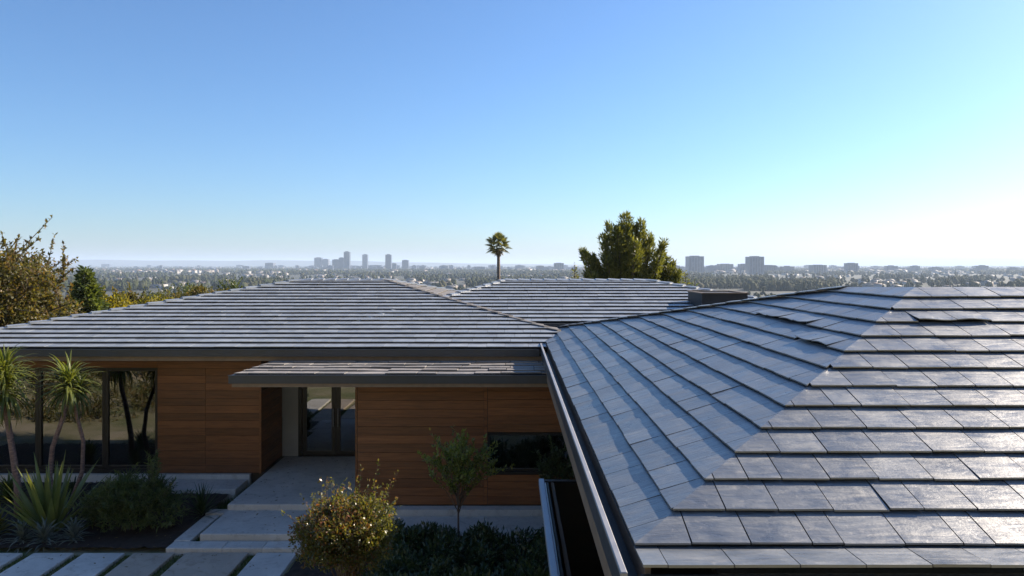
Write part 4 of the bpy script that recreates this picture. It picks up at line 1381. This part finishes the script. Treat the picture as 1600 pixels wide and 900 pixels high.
# towers one can tell apart: (x0, x1, top row, base row, distance-true metres) worked out from their bearing and size
TW = [(158, 171, 412.5, 418.5, 'small grey block on the plain at the far left before the hills', 0),
      (414, 427, 410.5, 421.5, 'lone grey block left of the downtown towers', 1),
      (491, 502, 402, 421, 'first tower of the downtown cluster from the left', 0),
      (503, 513, 404.5, 421, 'second, slightly lower downtown tower from the left', 1),
      (519, 530, 405, 422.5, 'broad downtown block left of the tallest tower', 0),
      (529, 537, 402, 423, 'slim block leaning against the tallest downtown tower', 1),
      (537, 546, 392.5, 423, 'tallest slim tower of the downtown cluster', 0),
      (566, 574, 397, 421.5, 'slim tower just right of the tallest downtown tower', 0),
      (602, 611, 397, 423, 'slim tall tower in the right half of downtown', 0),
      (612, 619, 411, 422.5, 'short block at the foot of the right downtown tower', 1),
      (628, 638, 406, 422.5, 'rightmost tower of the downtown cluster', 0),
      (548, 561, 415, 421, 'low block between the tallest tower and the slim tower', 0),
      (577, 596, 414, 421, 'wide low block between the two slim downtown towers', 0),
      (655, 665, 416.5, 422.5, 'small low block right of downtown', 1),
      (688, 700, 414.5, 423, 'block halfway between downtown and the palm', 1),
      (741, 758, 416.5, 423.5, 'wide low block just left of the palm', 0),
      (838, 850, 415, 424, 'low block right of the palm', 0),
      (866, 881, 410.5, 425, 'square block between palm and pine', 1),
      (1040, 1062, 414.5, 425, 'low block partly behind the right side of the pine', 0),
      (1076, 1100, 399.5, 428, 'wide tall office tower right of the pine', 2),
      (1125, 1146, 412, 426, 'stepped low block between the two right towers', 0),
      (1157, 1173, 412, 427, 'low block against the left side of the second right tower', 0),
      (1171, 1194, 400, 429, 'second wide office tower on the right', 2),
      (1194, 1213, 414, 427.5, 'low block against the right side of the second right tower', 0),
      (1271, 1292, 413.5, 428, 'squat grey block on the right half of the plain', 1),
      (1325, 1341, 410.5, 428, 'rightmost tower on the plain', 1),
      (1219, 1240, 417.5, 425, 'low dark block between second right tower and squat block', 0)]
for (x0, x1, yt, yb, lb, kind) in TW:
    d = 40.0 * 1150 / (yb - 413)
    wd_ = (x1 - x0) / 1150 * d
    cx_ = ((x0 + x1) / 2 - 800) / 1150 * d
    ht = (yb - yt) / 1150 * d
    dp = min(wd_ * 0.9, 60)
    root = empty('far_tower', (cx_, d, PLAIN), lb, 'tower')
    root['group'] = 'towers on the plain'
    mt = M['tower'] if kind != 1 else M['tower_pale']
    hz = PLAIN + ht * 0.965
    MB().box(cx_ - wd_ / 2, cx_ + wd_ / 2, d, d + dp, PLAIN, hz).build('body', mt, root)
    MB().box(cx_ - wd_ * 0.27, cx_ + wd_ * 0.24, d + dp * 0.2, d + dp * 0.8, hz, PLAIN + ht).build('roof_house', mt, root)
    nb = max(3, int(ht / 8))
    if ht > 25:
        for k in range(5):
            xa = cx_ - wd_ / 2 + wd_ * (0.06 + 0.18 * k)
            MB().box(xa, xa + wd_ * 0.11, d - 0.6, d - 0.05, PLAIN + ht * 0.05, PLAIN + ht * 0.93).build('window_strip', M['tower_glass'], root)

# mid-rise blocks round the towers, too small to tell apart
mb = MB()
for (pa, pb, ya, yb_, n_) in ((470, 670, 4600, 6800, 70), (1060, 1240, 3300, 4600, 46), (660, 900, 4200, 6500, 34), (180, 470, 5000, 9000, 40), (1240, 1600, 3400, 6000, 30)):
    for k in range(n_):
        d = random.uniform(ya, yb_)
        cx_ = (random.uniform(pa, pb) - 800) / 1150 * d
        w_, h_, dp = random.uniform(18, 60), random.uniform(10, 34), random.uniform(15, 40)
        mb.box(cx_ - w_ / 2, cx_ + w_ / 2, d, d + dp, PLAIN, PLAIN + h_)
        mb.box(cx_ - w_ / 5, cx_ + w_ / 6, d + 3, d + dp - 3, PLAIN + h_, PLAIN + h_ + 3)
mb.build('midrise_blocks', M['tower'], kind='stuff', label='hazy mid-rise blocks round the towers')

# scrub on the bank beside the garden, outside the picture but mirrored in the glass front
cs, rs, cn = [], [], []
for k in range(150):
    x = random.uniform(-36, -12.5); y = random.uniform(-12, 11)
    g0 = gz_at(x, y); r_ = random.uniform(0.3, 1.2)
    cs.append((x, y, g0 + r_ * 0.6)); rs.append((r_, r_, r_ * 0.8)); cn.append(110)
for k in range(130):
    x = random.uniform(-24, -12.5); y = random.uniform(-6, 11.5)
    g0 = gz_at(x, y); r_ = random.uniform(0.2, 0.7)
    cs.append((x, y, g0 + r_ * 0.6)); rs.append((r_, r_, r_ * random.uniform(0.6, 1.6))); cn.append(110)
Va = blob_leaves(cs, rs, cn, 0.22, 0.07, 0.3, 0.3)
np_mesh('scrub', Va, quads(Va), M['leaf_brown'], kind='stuff', label='dry scrub on the bank beside the garden')

# ------------------------------------------------------------------ haze
MB().box(-47000, 47000, -47000, 47000, PLAIN - 1.5, 175).build('haze', volume_mat('haze', 9.0e-5, (0.66, 0.81, 1.0), 0.1), kind='stuff', label='pale haze over the plain')
